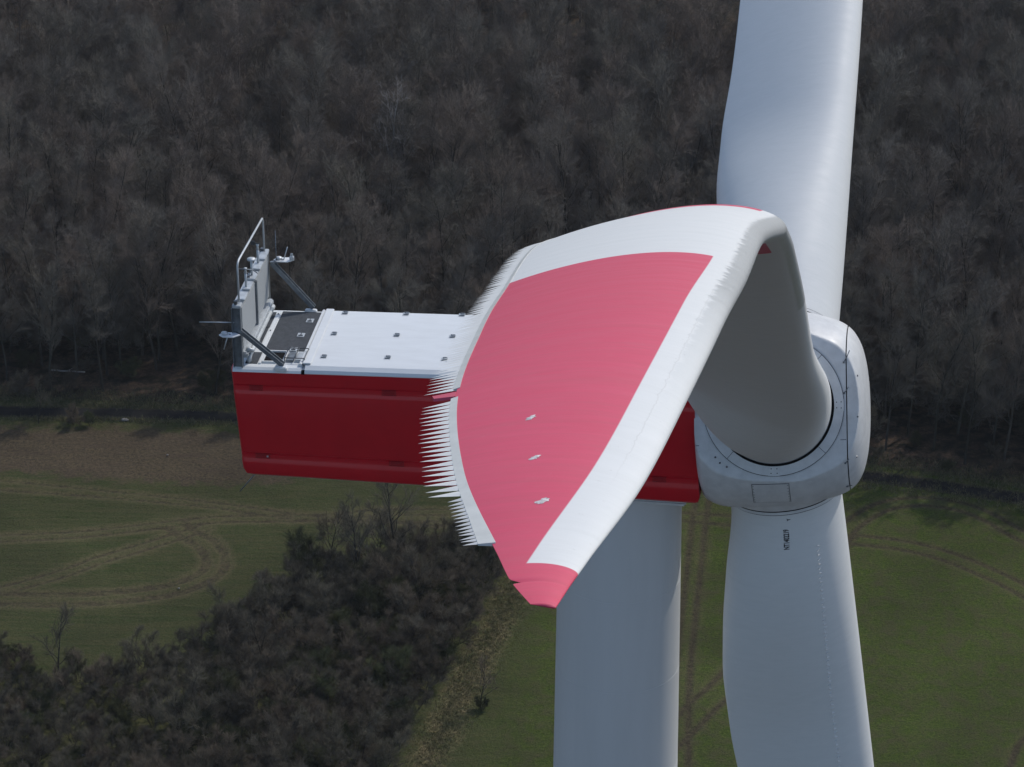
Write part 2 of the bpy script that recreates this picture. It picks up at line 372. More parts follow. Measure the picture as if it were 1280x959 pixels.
def rev_patch(name, xs, ths, mat, parent, lift=0.0, closed=True, thick=0.0):
    X, T = np.meshgrid(xs, ths, indexing='ij'); P = spin_pt(X, T, lift); n, m = X.shape
    jj = np.arange(m if closed else m-1); i = np.arange(n-1)[:, None]*m; j = jj[None]; j2 = (j+1) % m
    F = np.stack([i+j, i+m+j, i+m+j2, i+j2], -1).reshape(-1, 4); V = P.reshape(-1, 3)
    if thick:
        Q = spin_pt(X, T, lift-thick).reshape(-1, 3); k0 = len(V); V = np.vstack([V, Q])
        F = [tuple(f) for f in F]+[tuple(k0+q for q in f[::-1]) for f in F]
        if not closed:
            b = [(q, q+1) for q in range(m-1)]+[((n-1)*m+q+1, (n-1)*m+q) for q in range(m-1)]+[((q+1)*m, q*m) for q in range(n-1)]+[(q*m+m-1, (q+1)*m+m-1) for q in range(n-1)]
            F += [(x1, x0, x0+k0, x1+k0) for x0, x1 in b]
        else: F += [(q, (q+1) % m, (q+1) % m+k0, q+k0) for q in range(m)]+[((n-1)*m+q, (n-1)*m+q+k0, (n-1)*m+(q+1) % m+k0, (n-1)*m+(q+1) % m) for q in range(m)]
    mb = MB(); mb.add(V, [tuple(f) for f in F]); return autosmooth(mb.build(name, mat, parent), 28)
ths = np.linspace(0, 2*pi, 420, endpoint=False)
spinner = rev_patch('spinner', np.concatenate([[-1.66, -1.64], np.linspace(-1.62, 1.70, 90)]), ths, M['spinner'], turbine, thick=.06)
cap = rev_patch('nose_cap', np.concatenate([np.linspace(1.725, 2.0, 14), np.linspace(2.02, 2.17, 22)]), ths, M['spinner'], spinner)
mb = MB(); X, T = np.meshgrid([1.60, 1.80], ths[::4], indexing='ij'); P = spin_pt(X, T, -.05); m = len(ths[::4])
mb.add(P, [(j, m+j, m+(j+1) % m, (j+1) % m) for j in range(m)]); mb.build('seam', M['black'], spinner, smooth=True)
# blade port rings: collar, dark gap, bolted cover plates
def port_ring(B, r0, r1, d0, d1, mat, name, parent, n=128, a0=0, a1=2*pi, r1b=None):
    q = np.linspace(a0, a1, n, endpoint=(a1-a0) < 6.2); cl = (a1-a0) > 6.2
    V = []
    for r, d in ((r0, d0), (r0, d1), (r1b or r1, d1), (r1, d0)):
        for a in q: V.append(HUB+B.w*d+(B.c*cos(a)+B.n*sin(a))*r)
    m = len(q); F = [(k1*m+j, ((k1+1) % 4)*m+j, ((k1+1) % 4)*m+(j+1) % m, k1*m+(j+1) % m) for k1 in range(4) for j in range(m if cl else m-1)]
    if not cl: F += [(0, m, 2*m, 3*m), (4*m-1, 3*m-1, 2*m-1, m-1)]
    mb = MB(); mb.add(V, F); return autosmooth(mb.build(name, mat, parent), 30)
port_ring(B1, 1.345, 1.555, DFL-.1, DFL+.035, M['spinner'], 'blade_collar', spinner)
port_ring(B1, 1.553, 1.566, DFL-.1, DFL+.023, M['black'], 'collar_edge', spinner)
port_ring(B1, 1.29, 1.345, DFL-.1, DFL+.03, M['black'], 'seal_lip', spinner)
for a in (0, pi, -pi/2, pi/2): port_ring(B1, 1.355, 1.56, DFL+.025, DFL+.047, M['spinner'], 'cover_plate', spinner, 6, a-.085, a+.085)
for a in (-.75, -2.3, .8, 2.4): port_ring(B1, 1.35, 1.557, DFL+.025, DFL+.039, M['black'], 'collar_joint', spinner, 3, a-.003, a+.003)
for B in (B2, B3):
    port_ring(B, 1.30, 1.60, DFL-.1, DFL+.30, M['spinner'], 'blade_collar', spinner, r1b=1.36)
    port_ring(B, 1.25, 1.345, DFL, DFL+.335, M['black'], 'seal_lip', spinner)
    port_ring(B, 1.25, 1.338, DFL+.335, DFL+.41, M['spinner'], 'root_ring', spinner)
    port_ring(B, 1.25, 1.315, DFL+.41, DFL+.435, M['black'], 'seal_lip', spinner)
def bolt(P, nrm, r, h, parent, mat):
    P = Vector(P); nv = Vector(nrm).normalized(); mb = MB(); mb.tube([P-nv*h, P+nv*h], r, 6); return mb.build('bolt', mat, parent)
for B, hgt in ((B1, .035),):
    for a in (0, pi, -pi/2):
        for da, r in ((-.045, 1.40), (.045, 1.40), (-.045, 1.50), (.045, 1.50)):
            bolt(HUB+B.w*(DFL+hgt+.012)+(B.c*cos(a+da)+B.n*sin(a+da))*r, B.w, .013, .006, spinner, M['black'])
# hatch on the lower flank between the two front ports, with its dark joint
thm = radians(-30)
rev_patch('hatch_joint', np.linspace(-.42, .42, 10), np.linspace(thm-.115, thm+.205, 14), M['steel'], spinner, lift=.0025, closed=False, thick=.02)
hatch = rev_patch('hatch', np.linspace(-.405, .405, 10), np.linspace(thm-.107, thm+.197, 14), M['spinner'], spinner, lift=.008, closed=False, thick=.02)
for x in (-.385, .385):
    for q in np.linspace(thm-.09, thm+.18, 7):
        p0 = spin_pt(x, q, .009); p1 = spin_pt(x, q, .03); bolt(p0, p1-p0, .011, .005, spinner, M['steel'])
# joints, straps and rods along the nose seam
for th0, L_, out in ((radians(62), .34, .16), (radians(40), .25, .05), (radians(-12), .22, .05), (radians(-38), .30, .14)):
    p = spin_pt(1.66, th0, .01); q = spin_pt(1.66+L_*.4, th0+L_*.3, .03)+(spin_pt(1.7, th0, 1.)-spin_pt(1.7, th0, 0.))*out
    mb = MB(); mb.tube([p, (np.array(p)+q)/2+AX*.01, q], .010, 6); mb.build('lifting_strap', M['galv'], spinner, smooth=True)
    mb = MB(); mb.tube([p-AX*.02, p+AX*.02], .022, 8); mb.build('strap_eye', M['steel'], spinner)
for x, th0 in ((-1.1, radians(-7)), (-.95, radians(-9)), (-1.2, radians(-4)), (-.6, radians(-10)), (1.2, radians(-3)), (1.95, radians(20)), (1.9, radians(-14)), (1.95, radians(55))):
    p0 = spin_pt(x, th0, 0.); p1 = spin_pt(x, th0, .1); bolt(p0, p1-p0, .022, .012, spinner, M['steel'])
rev_patch('side_joint', np.linspace(-1.62, -1.55, 2), np.linspace(-.01, .0, 2), M['steel'], spinner, lift=.002, closed=False, thick=.01)
for x0, x1 in ((-1.64, -1.56), (1.56, 1.69)):
    rev_patch('side_joint', np.linspace(x0, x1, 5), np.array([-.004, .004])+radians(3), M['steel'], spinner, lift=.003, closed=False, thick=.01)

# --- nacelle
XR = -8.63
def warp(v):
    v = np.array(v, float).reshape(-1, 3); v[:, 2] += .030*(v[:, 0]-XR)*np.clip((v[:, 2]-89.3)/2.6, 0, 1); return v
class WMB(MB):
    def mesh(s, *a, **k): s.v = [warp(np.concatenate(s.v))]; return MB.mesh(s, *a, **k)
prof = [(0, 91.98), (1.40, 91.98), (1.535, 91.96), (1.555, 91.93), (1.56, 91.70), (1.56, 91.625), (1.535, 91.615), (1.535, 91.59), (1.56, 91.58), (1.563, 91.47), (1.570, 91.45), (1.590, 91.395), (1.596, 91.37),
        (1.602, 90.6), (1.602, 89.91), (1.58, 89.895), (1.58, 89.87), (1.602, 89.86), (1.602, 89.77), (1.612, 89.74), (1.634, 89.67), (1.640, 89.64), (1.635, 89.45), (1.62, 89.36), (1.55, 89.30), (1.4, 89.265), (0, 89.26)]
def xrear(z): return XR+.20*np.clip((91.9-z)/2.6, 0, 1)
def xfront(z): return 1.93+(91-z)*.0875
sx = [0, .02, .05, .1, .16, .24, .34, .5, 1.0]
rings = []
for i, dx in enumerate(sx):
    R_ = []
    for y, z in prof:
        ins = .10*(1-sqrt(max(0, 1-(1-min(dx/.12, 1))**2))); rb = .34
        zb = 89.26+rb-sqrt(max(0, rb*rb-max(0, rb-dx)**2)) if dx < rb else 89.26
        z2 = max(z, zb) if z < 89.26+rb+.02 else z
        R_.append((xrear(z)+dx, max(0, y-ins) if y > .01 else y, z2))
    rings.append(R_)
for t in [.2, .4, .6, .8, .9, .95, .978, .985, .991, .996, 1.0]:
    R_ = []
    for y, z in prof:
        xa = xrear(z)+1.0; xb = xfront(z); x = xa+(xb-xa)*t; dx = xb-x; rb = .22; zb = 89.26+rb-sqrt(max(0, rb*rb-max(0, rb-dx)**2)) if dx < rb else 89.26; R_.append((x, y, max(z, zb) if z < 89.5 else z))
    rings.append(R_)
full = [[(x, -y, z) for x, y, z in R_]+[(x, y, z) for x, y, z in R_[::-1][1:-1]] for R_ in rings]
m = len(full[0]); mb = WMB()
mb.add([p for R_ in full for p in R_], [(i*m+j, i*m+(j+1) % m, (i+1)*m+(j+1) % m, (i+1)*m+j) for i in range(len(full)-1) for j in range(m)]+[tuple(range(m)), tuple(range((len(full)-1)*m, len(full)*m))[::-1]])
nacelle = mb.build('nacelle', M['red'], turbine); autosmooth(nacelle, 20)
mb = WMB(); mb.box(-8.0, 1.86, -1.44, 1.44, 89.19, 89.36, .08); autosmooth(mb.build('underside_tray', M['spinner'], nacelle))
mb = WMB(); mb.box(-1.75, 1.75, -1.38, 1.38, 89.08, 89.2, .04); autosmooth(mb.build('bearing_fairing', M['spinner'], nacelle))
# dark throat between nacelle and spinner
mb = MB(); c0 = HUB-AX*1.9; c1 = HUB-AX*1.55; mb.tube([tuple(c0), tuple(c1)], 1.48, 64); mb.build('spinner_throat', M['black'], turbine, smooth=True)
# access covers and latches in the red side wall (near side and far side)
for sgn in (-1, 1):
    for x, z, wd, hg in ((-8.05, 91.53, .30, .13), (-5.0, 91.53, .32, .13), (-7.95, 89.82, .34, .12), (-4.85, 89.82, .34, .12), (1.15, 89.82, .30, .12), (-1.4, 91.53, .3, .13)):
        yb = 1.563 if z > 91 else 1.602
        mb = WMB()
        for a, b, c, d in ((x-wd/2, x+wd/2, z+hg/2-.018, z+hg/2), (x-wd/2, x+wd/2, z-hg/2, z-hg/2+.018), (x-wd/2, x-wd/2+.02, z-hg/2, z+hg/2), (x+wd/2-.02, x+wd/2, z-hg/2, z+hg/2)):
            mb.box(a, b, min(sgn*(yb-.01), sgn*(yb+.014)), max(sgn*(yb-.01), sgn*(yb+.014)), c, d)
        fr = mb.build('latch_frame', M['red_dark'], nacelle)
        mb = WMB(); mb.box(x-wd/2+.03, x+wd/2-.03, min(sgn*(yb-.01), sgn*(yb+.006)), max(sgn*(yb-.01), sgn*(yb+.006)), z-hg/2+.025, z+hg/2-.025, .004); mb.build('latch_cover', M['red_dark'], nacelle)
mb = WMB(); mb.box(-7.86, -7.82, -1.625, -1.60, 89.80, 89.84); mb.build('latch_pin', M['galv_light'], nacelle)
# roof: front lid, rear deck
def lid_profile(top, bot, half=1.56, cr=.14):
    return [(-half, bot), (-half, top-cr), (-half+.035, top-cr*.55), (-half+cr*1.0, top-.012), (-half+cr*1.9, top), (half-cr*1.9, top), (half-cr, top-.012), (half-.035, top-cr*.55), (half, top-cr), (half, bot)]
mb = WMB(); mb.prism(lid_profile(92.09, 91.93, 1.585), 0, -6.92, 1.88); lid = autosmooth(mb.build('roof_lid', M['lid'], turbine), 18)
mb = WMB(); mb.prism(lid_profile(92.035, 91.93, 1.585, .1), 0, -8.58, -7.0); deck = autosmooth(mb.build('rear_deck', M['lid'], turbine), 18)
mb = WMB(); mb.box(-7.0, -6.92, -1.50, 1.54, 91.9, 92.0); mb.build('roof_gap', M['spinner'], turbine)
mb = WMB(); mb.box(-7.0, -6.92, -1.56, -1.50, 91.9, 91.99); mb.box(-7.0, -6.92, 1.52, 1.56, 91.9, 91.99); mb.build('gap_drain', M['black'], turbine)
mb = WMB(); mb.box(-6.99, -6.80, -1.42, 1.46, 92.092, 92.125, .012); autosmooth(mb.build('lid_lip', M['lid'], lid))
mb = WMB(); mb.box(-7.08, -7.01, -1.42, 1.46, 92.03, 92.10, .015); autosmooth(mb.build('deck_rim', M['lid'], deck))
for x, y in ((-6.53, 1.31), (-6.58, .19), (-6.59, -1.0), (-5.09, 1.36), (-5.12, .22), (-5.13, -.94), (-3.78, 1.40), (-3.83, .25), (-3.83, -.93), (-2.3, 1.4), (-2.3, .2), (-2.3, -.95), (-.8, 1.4), (-.8, .2), (-.8, -.95)):
    mb = WMB(); t0 = 92.088
    mb.box(x-.075, x+.075, y-.085, y+.085, t0, t0+.008, .003); a = mb.build('anchor_recess', M['galv_light'], lid)
    mb = WMB()
    mb.bar((x-.05, y-.05, t0+.018), (x+.05, y-.05, t0+.018), .016, .018); mb.bar((x, y-.05, t0+.018), (x, y+.06, t0+.018), .02, .02); mb.bar((x-.04, y+.06, t0+.018), (x+.06, y+.06, t0+.018), .02, .022)
    mb.box(x+.02, x+.07, y-.04, y+.03, t0+.008, t0+.03)
    mb.build('anchor_eye', M['galv'], lid)
DZ = 92.037
def slab(name, mat, x0, x1, y0, y1, z0, z1, par, bev=.006):
    mb = WMB(); mb.box(x0, x1, y0, y1, z0, z1, bev); return mb.build(name, mat, par)
slab('anti_slip_panel', M['antislip'], -8.02, -7.10, -.66, 1.40, DZ-.01, DZ+.012, deck)
slab('anti_slip_panel', M['antislip'], -8.32, -8.16, .52, 1.34, DZ-.01, DZ+.012, deck)
slab('anti_slip_panel', M['antislip'], -8.33, -8.17, -.36, .50, DZ-.01, DZ+.012, deck)
slab('anti_slip_panel', M['antislip'], -8.33, -8.05, -1.36, -.78, DZ-.01, DZ+.012, deck)
slab('deck_batten', M['lid'], -8.14, -8.045, -.66, 1.40, DZ-.01, DZ+.03, deck)
slab('deck_batten', M['lid'], -8.02, -7.96, -1.36, -.72, DZ-.01, DZ+.03, deck)
slab('hatch_opening', M['black'], -7.93, -7.50, -1.27, -.76, DZ-.01, DZ+.006, deck)
for a, b, c, d in ((-7.96, -7.44, -.76, -.72), (-7.96, -7.44, -1.31, -1.27), (-7.96, -7.93, -1.27, -.76), (-7.5, -7.44, -1.27, -.76)):
    slab('hatch_frame', M['lid'], a, b, c, d, DZ-.01, DZ+.045, deck)
slab('hatch_ladder_rung', M['galv_light'], -7.9, -7.84, -1.0, -.9, DZ, DZ+.02, deck)
slab('hatch_cover', M['galv'], -7.42, -7.24, -1.24, -.78, DZ, DZ+.05, deck, .015)
slab('hatch_cover', M['galv_light'], -7.21, -7.05, -1.22, -.80, DZ, DZ+.06, deck, .015)
mb = WMB(); zz = DZ+.12; mb.tube([(-7.44, -1.25, DZ), (-7.44, -1.25, zz), (-7.44, -.74, zz), (-6.98, -.74, zz), (-6.98, -1.25, zz), (-7.44, -1.25, zz)], .014, 6); mb.tube([(-7.2, -1.25, zz), (-7.2, -.74, zz)], .012, 6); mb.tube([(-6.98, -1.25, DZ), (-6.98, -1.25, zz)], .014, 6); mb.tube([(-6.98, -.74, DZ), (-6.98, -.74, zz)], .014, 6)
mb.build('hatch_guard_rail', M['steel'], deck, smooth=True)
for x, y in ((-7.28, .92), (-7.34, .15), (-7.36, -.60), (-7.08, -1.05)):
    slab('anchor_recess', M['galv_light'], x-.085, x+.085, y-.10, y+.10, DZ+.012, DZ+.026, deck)
    mb = WMB(); mb.bar((x-.05, y-.05, DZ+.035), (x+.05, y-.04, DZ+.035), .02, .02); mb.bar((x, y-.05, DZ+.035), (x, y+.06, DZ+.035), .025, .022); mb.build('anchor_eye', M['steel'], deck)
for y in (-.5, .3, 1.2):
    mb = WMB(); mb.tube([(-8.09, y, DZ), (-8.09, y, DZ+.05)], .018, 6); mb.build('bolt', M['steel'], deck)

# --- cooler standing across the rear of the roof
cooler = bpy.data.objects.new('cooler', None); COL.objects.link(cooler); cooler.parent = turbine; cooler.location = (-8.4, 0, 92.05)
class CMB(MB):
    def mesh(s, *a, **k): s.v = [np.concatenate(s.v)-np.array([-8.4, 0, 92.05])]; return MB.mesh(s, *a, **k)
def cpart(name, mat, fn, smooth=False, par=None):
    mb = CMB(); fn(mb); return mb.build(name, mat, par or cooler, smooth=smooth)
cpart('radiator_panel', M['fin'], lambda m: m.box(-8.44, -8.34, -1.40, -.02, 92.42, 93.46, .01))
cpart('radiator_panel', M['fin'], lambda m: m.box(-8.44, -8.34, .10, 1.42, 92.42, 93.46, .01))
for y in (-1.5, 1.5): cpart('post', M['galv'], lambda m: (m.box(-8.55, -8.53, y-.07, y+.07, 92.03, 93.50, .004), m.box(-8.36, -8.34, y-.07, y+.07, 92.03, 93.50, .004), m.box(-8.53, -8.36, y-.008, y+.008, 92.03, 93.49)))
cpart('middle_post', M['galv'], lambda m: m.box(-8.42, -8.30, .0, .08, 92.1, 93.46, .006))
cpart('top_beam', M['galv_light'], lambda m: m.box(-8.53, -8.33, -1.55, 1.58, 93.50, 93.57, .012))
for y0 in (-1.3, -.75, -.2, .35, .9): cpart('top_cover', M['galv_light'], lambda m: m.box(-8.47, -8.29, y0, y0+.42, 93.572, 93.62, .01))
for y in (-1.46, -.1, .2, 1.4): cpart('top_bracket', M['steel'], lambda m: m.box(-8.50, -8.42, y-.05, y+.05, 93.575, 93.66, .008))
cpart('bottom_beam', M['galv_light'], lambda m: m.box(-8.42, -8.24, -1.45, 1.45, 92.22, 92.36, .03))
cpart('coolant_pipe', M['galv_light'], lambda m: m.tube([(-8.24, -1.3, 92.06), (-8.24, -1.3, 92.16), (-8.24, -1.2, 92.2), (-8.24, 1.35, 92.2)], .055, 12), True)
cpart('coolant_pipe', M['galv_light'], lambda m: m.tube([(-8.28, -1.32, 92.4), (-8.18, -1.25, 92.33), (-8.18, -.6, 92.30)], .05, 12), True)
cpart('hazard_sticker', M['pink'], lambda m: m.box(-8.339, -8.336, .16, .22, 92.75, 92.8))
for y, (xt, zt), (xb, zb) in ((-1.5, (-8.42, 92.93), (-7.44, 92.10)), (1.52, (-8.30, 93.22), (-7.34, 92.12))):
    def f(m, y=y, xt=xt, zt=zt, xb=xb, zb=zb):
        d = Vector((xb-xt, 0, zb-zt)).normalized(); nrm = Vector((-d.z, 0, d.x))*(1 if -d.z > 0 else -1)
        m.bar((xt, y, zt), (xb, y, zb), .13, .012, nrm); o = nrm*.05
        m.bar((xt+o.x, y+.058, zt+o.z-.0), (xb+o.x, y+.058, zb+o.z), .012, .09, nrm); m.bar((xt+o.x, y-.058, zt+o.z), (xb+o.x, y-.058, zb+o.z), .012, .09, nrm)
    cpart('diagonal_brace', M['galv'], f)
    cpart('brace_foot', M['lid'], lambda m: m.box(xb-.16, xb+.12, y-.13, y+.07 if y < 0 else y-.0, 92.02, 92.13, .02))
cpart('lightning_arch', M['galv_light'], lambda m: m.tube([(-8.40, -1.38, 93.6), (-8.40, -1.38, 94.46), (-8.40, -1.33, 94.53), (-8.40, -1.22, 94.56), (-8.40, 1.27, 94.47), (-8.40, 1.34, 94.38), (-8.40, 1.36, 93.6)], .024, 8), True)
cpart('lamp_arm', M['galv'], lambda m: (m.tube([(-8.40, -1.36, 94.40), (-8.10, -1.2, 94.32), (-8.06, -.9, 94.1)], .012, 6)), True)
for y, h in ((-.62, .50), (.68, .50)):
    cpart('wind_sensor_mast', M['galv_light'], lambda m: (m.tube([(-8.4, y, 93.58), (-8.4, y, 93.58+h-.12)], .03, 8), m.tube([(-8.4, y, 93.58+h-.12), (-8.4, y, 93.58+h-.06), (-8.4, y, 93.58+h)], [.045, .02, .04], 8)), True)
cpart('wind_vane', M['steel'], lambda m: (m.bar((-8.52, .68, 94.10), (-8.34, .68, 94.10), .01, .03), m.box(-8.56, -8.46, .675, .685, 94.06, 94.16)))
cpart('warning_lamp', M['galv_light'], lambda m: (m.tube([(-8.4, 0, 93.58), (-8.4, 0, 93.98)], .03, 8), m.tube([(-8.4, 0, 93.98), (-8.4, 0, 94.0), (-8.4, 0, 94.03), (-8.4, 0, 94.05)], [.05, .10, .10, .03], 14)), True)
cpart('lightning_rod', M['galv_light'], lambda m: m.tube([(-9.30, -1.52, 93.10), (-8.5, -1.52, 93.14)], [.010, .014], 6), True)
cpart('lightning_rod', M['galv'], lambda m: m.tube([(-8.17, 1.56, 93.1), (-8.17, 1.56, 94.05)], [.014, .008], 6), True)
# lamp brackets at both ends: folded plate with a dish-shaped lamp and antenna rods
for xs, ys, zs, sg in ((-8.60, -1.66, 92.88, -1), (-8.02, 1.62, 93.28, 1)):
    def plate(m, xs=xs, ys=ys, zs=zs, sg=sg):
        poly = [(xs-.22, ys-.04), (xs-.16, ys+.10), (xs+.12, ys+.13), (xs+.26, ys+.02), (xs+.12, ys-.12), (xs-.12, ys-.13)]
        m.prism(poly, 2, zs, zs+.02)
    cpart('lamp_bracket', M['lid'], plate)
    cpart('obstruction_lamp', M['galv_light'], lambda m: m.tube([(xs-.10, ys, zs+.02), (xs-.10, ys, zs+.05), (xs-.10, ys, zs+.07), (xs-.10, ys, zs+.09)], [.06, .08, .07, .02], 14), True)
    cpart('antenna_rod', M['galv_light'], lambda m: m.tube([(xs+.02*sg, ys-.02, zs+.02 if sg > 0 else zs), (xs-.12 if sg < 0 else xs+.12, ys-.04, zs-.34 if sg < 0 else zs+.36)], .014, 6), True)
    cpart('bracket_arm', M['galv'], lambda m: m.bar((xs, ys, zs), (-8.42 if sg < 0 else -8.3, 1.5*sg, zs-.03), .08, .05))
cpart('camera_housing', M['galv_light'], lambda m: (m.box(-7.86, -7.76, 1.56, 1.66, 93.3, 93.40, .015), m.box(-7.84, -7.78, 1.6, 1.63, 93.40, 93.47, .01)))
mb = MB(); mb.tube([(-8.12, -1.45, 89.34), (-8.55, -1.5, 88.8)], .012, 6); mb.build('lightning_rod', M['galv'], turbine, smooth=True)

# --- tower
zt = [0, .3]; 
cans = [0]+list(np.arange(2.9, 81, 2.9))+[81.3, 84.0, 86.45, 89.12]
def trad(z): return 1.42+(89-z)*.011
V = []; N = 128
lv = []
for a, b in zip(cans[:-1], cans[1:]):
    lv += [(a, 0), (a+.012, .0), (a+.013, .012), ((a+b)/2, .012), (b-.013, .012), (b-.012, 0)]
lv.append((89.12, 0))
for z, o in lv: V += [((trad(z)+o*.35)*cos(2*pi*j/N), (trad(z)+o*.35)*sin(2*pi*j/N), z) for j in range(N)]
mb = MB(); mb.add(V, [(i*N+j, i*N+(j+1) % N, (i+1)*N+(j+1) % N, (i+1)*N+j) for i in range(len(lv)-1) for j in range(N)]+[tuple(range((len(lv)-1)*N, len(lv)*N))])
tower = autosmooth(mb.build('tower', M['tower'], turbine), 40); tower.location.x = .13
mb = MB(); mb.box(-.45, .45, -2.62, -2.40, 1.2, 3.4, .03); d_ = mb.build('door', M['spinner'], turbine)
mb = MB(); mb.tube([(0, 0, -.5), (0, 0, .12)], 4.2, 48); mb.build('foundation', simple('concrete', (.36, .35, .33), .9, var=.2, bump=.3), turbine)

# ================================================================= GROUND
def seg_dist(X, Y, pts):
    d = np.full(X.shape, 99.)
    for (x0, y0), (x1, y1) in zip(pts[:-1], pts[1:]):
        vx, vy = x1-x0, y1-y0; t = np.clip(((X-x0)*vx+(Y-y0)*vy)/(vx*vx+vy*vy), 0, 1)
        d = np.minimum(d, np.hypot(X-x0-t*vx, Y-y0-t*vy))
    return d
def smooth_curve(pts, n=10):
    P = [np.array(p, float) for p in pts]; P = [2*P[0]-P[1]]+P+[2*P[-1]-P[-2]]; out = []
    for i in range(1, len(P)-2):
        for t in np.linspace(0, 1, n, endpoint=False):
            a, b, c, d = P[i-1:i+3]; out.append(.5*((2*b)+(-a+c)*t+(2*a-5*b+4*c-d)*t*t+(-a+3*b-3*c+d)*t**3))
    out.append(P[-2]); return [tuple(o) for o in out]
def offset(pts, o):
    P = np.array(pts); T = np.gradient(P, axis=0); T /= np.linalg.norm(T, axis=1, keepdims=True)
    return [tuple(q) for q in P+np.stack([-T[:, 1], T[:, 0]], 1)*o]
def inpoly(X, Y, poly):
    c = np.zeros(X.shape, bool); n = len(poly)
    for i in range(n):
        x0, y0 = poly[i]; x1, y1 = poly[i-1]
        c ^= ((y0 > Y) != (y1 > Y)) & (X < (x1-x0)*(Y-y0)/((y1-y0) or 1e-9)+x0)
    return c
ROAD = smooth_curve([(-140, 180), (-90, 177), (-51.3, 174.5), (-40.6, 174.1), (-29.9, 173.2), (-12.9, 169.8), (10.5, 164.9), (24.7, 162.4), (37, 158.6), (60, 152), (120, 138)])
ruts = []
def pair(pts, g=.9, ext=True):
    c = smooth_curve(pts); ruts.append(offset(c, g)); ruts.append(offset(c, -g))
def single(pts): ruts.append(smooth_curve(pts))
single([(-56, 163), (-49.4, 161.9), (-42.4, 160.5), (-35.5, 159.1), (-28.7, 157.5), (-21.9, 155.7), (-10, 154), (0, 154)])
single([(-50, 160.3), (-40, 158.9), (-31, 157.2), (-22, 154.9), (-12, 154.9)])
pair([(-56, 150.9), (-47.9, 152.0), (-41.4, 152.7), (-35.0, 154.2), (-29.8, 155.2), (-21.8, 155.5), (-15.3, 156.4), (2, 156)], .5)
for o in (-.8, -.4, .75, 1.15):
    ruts.append(offset(smooth_curve([(-33.6, 154.4), (-32.5, 153.0), (-30.6, 151.0), (-29.7, 148.5), (-30.1, 146.1), (-32.6, 143.9), (-36.2, 142.8), (-41.0, 142.2), (-48, 142.4), (-60, 143)]), -o))
pair([(-31.0, 154.0), (-36.2, 150.5), (-39.2, 148.6), (-42.0, 146.4), (-46.8, 143.6), (-56, 139)], .55)
pair([(22.0, 151.9), (25.9, 150.9), (29, 149.3), (31.9, 146.8), (34.7, 143.7), (42, 134)], .75)
pair([(20.5, 150.5), (21.7, 153.7), (24.8, 157.2), (28.2, 158.2), (31.5, 157.3), (33.8, 155.2), (36.0, 152.2), (46, 140)], .7)
pair([(10.8, 164), (9.6, 155.7), (8.9, 149.2), (7.8, 139.5), (6.8, 129.5), (6.0, 116)], .55)
pair([(14, 137), (10.1, 129.9), (8.3, 127.2), (6.4, 124), (0, 114)], 1.0)
single([(35, 126), (31.4, 122.6), (29.9, 119.1), (28, 112)])
single([(4, 155.4), (7.9, 155.0), (12.5, 154.1), (22, 152)]); single([(4, 157), (9, 156.2), (16, 155.4)])
COPSE = [(-60, 136), (-46, 134.5), (-41, 130.5), (-37, 131.5), (-31.5, 133.5), (-27.3, 138.8), (-24.5, 144.5), (-20.5, 147.5), (-14.5, 149.5), (-9, 149.5), (-6.9, 147.5), (-8.2, 142.5), (-10.6, 135.2), (-12.9, 127.3), (-14.6, 121), (-17, 114), (-60, 108)]
STRIP = smooth_curve([(-1.5, 155), (-4.6, 147.5), (-7.2, 138.5), (-9.6, 129.5), (-12.3, 119.1), (-15, 108)])
BARE = [(-70, 173), (-31, 171), (-25, 168), (-24, 161), (-33, 160.4), (-49.4, 163), (-70, 166)]
FEDGE = [(-140, 182), (-90, 179.5), (-51.7, 177.3), (-43.8, 176.8), (-36.5, 176.0), (-30.1, 175.5), (-8.8, 171.6), (10.6, 167.0), (24.9, 164.6), (37.5, 161.2), (60, 155), (140, 138)]
def fedge_y(x): return np.interp(x, [a for a, b in FEDGE], [b for a, b in FEDGE])
xs = np.concatenate([[-6000, -2500, -1000, -500, -300, -200, -140, -110, -90], np.arange(-75, 70.1, .3), [85, 110, 150, 220, 350, 600, 1200, 3000, 6000]])
ys = np.concatenate([[-6000, -2000, -800, -400, -200, -100, -40, 20, 70, 100], np.arange(108, 196.1, .3), [205, 220, 245, 300, 400, 600, 1200, 2600, 6000]])
X, Y = np.meshgrid(xs, ys, indexing='xy')
fine = (X > -76) & (X < 71) & (Y > 107) & (Y < 197)
Z = np.zeros(X.shape); n1, n2 = X.shape
d_rut = np.full(X.shape, 9.)
for r in ruts: d_rut = np.minimum(d_rut, seg_dist(X, Y, r))
Z -= np.where(fine, .07*np.exp(-(d_rut/.25)**2), 0)
i = np.arange(n1-1)[:, None]*n2; j = np.arange(n2-1)[None]
F = np.stack([i+j, i+j+1, i+n2+j+1, i+n2+j], -1).reshape(-1, 4)

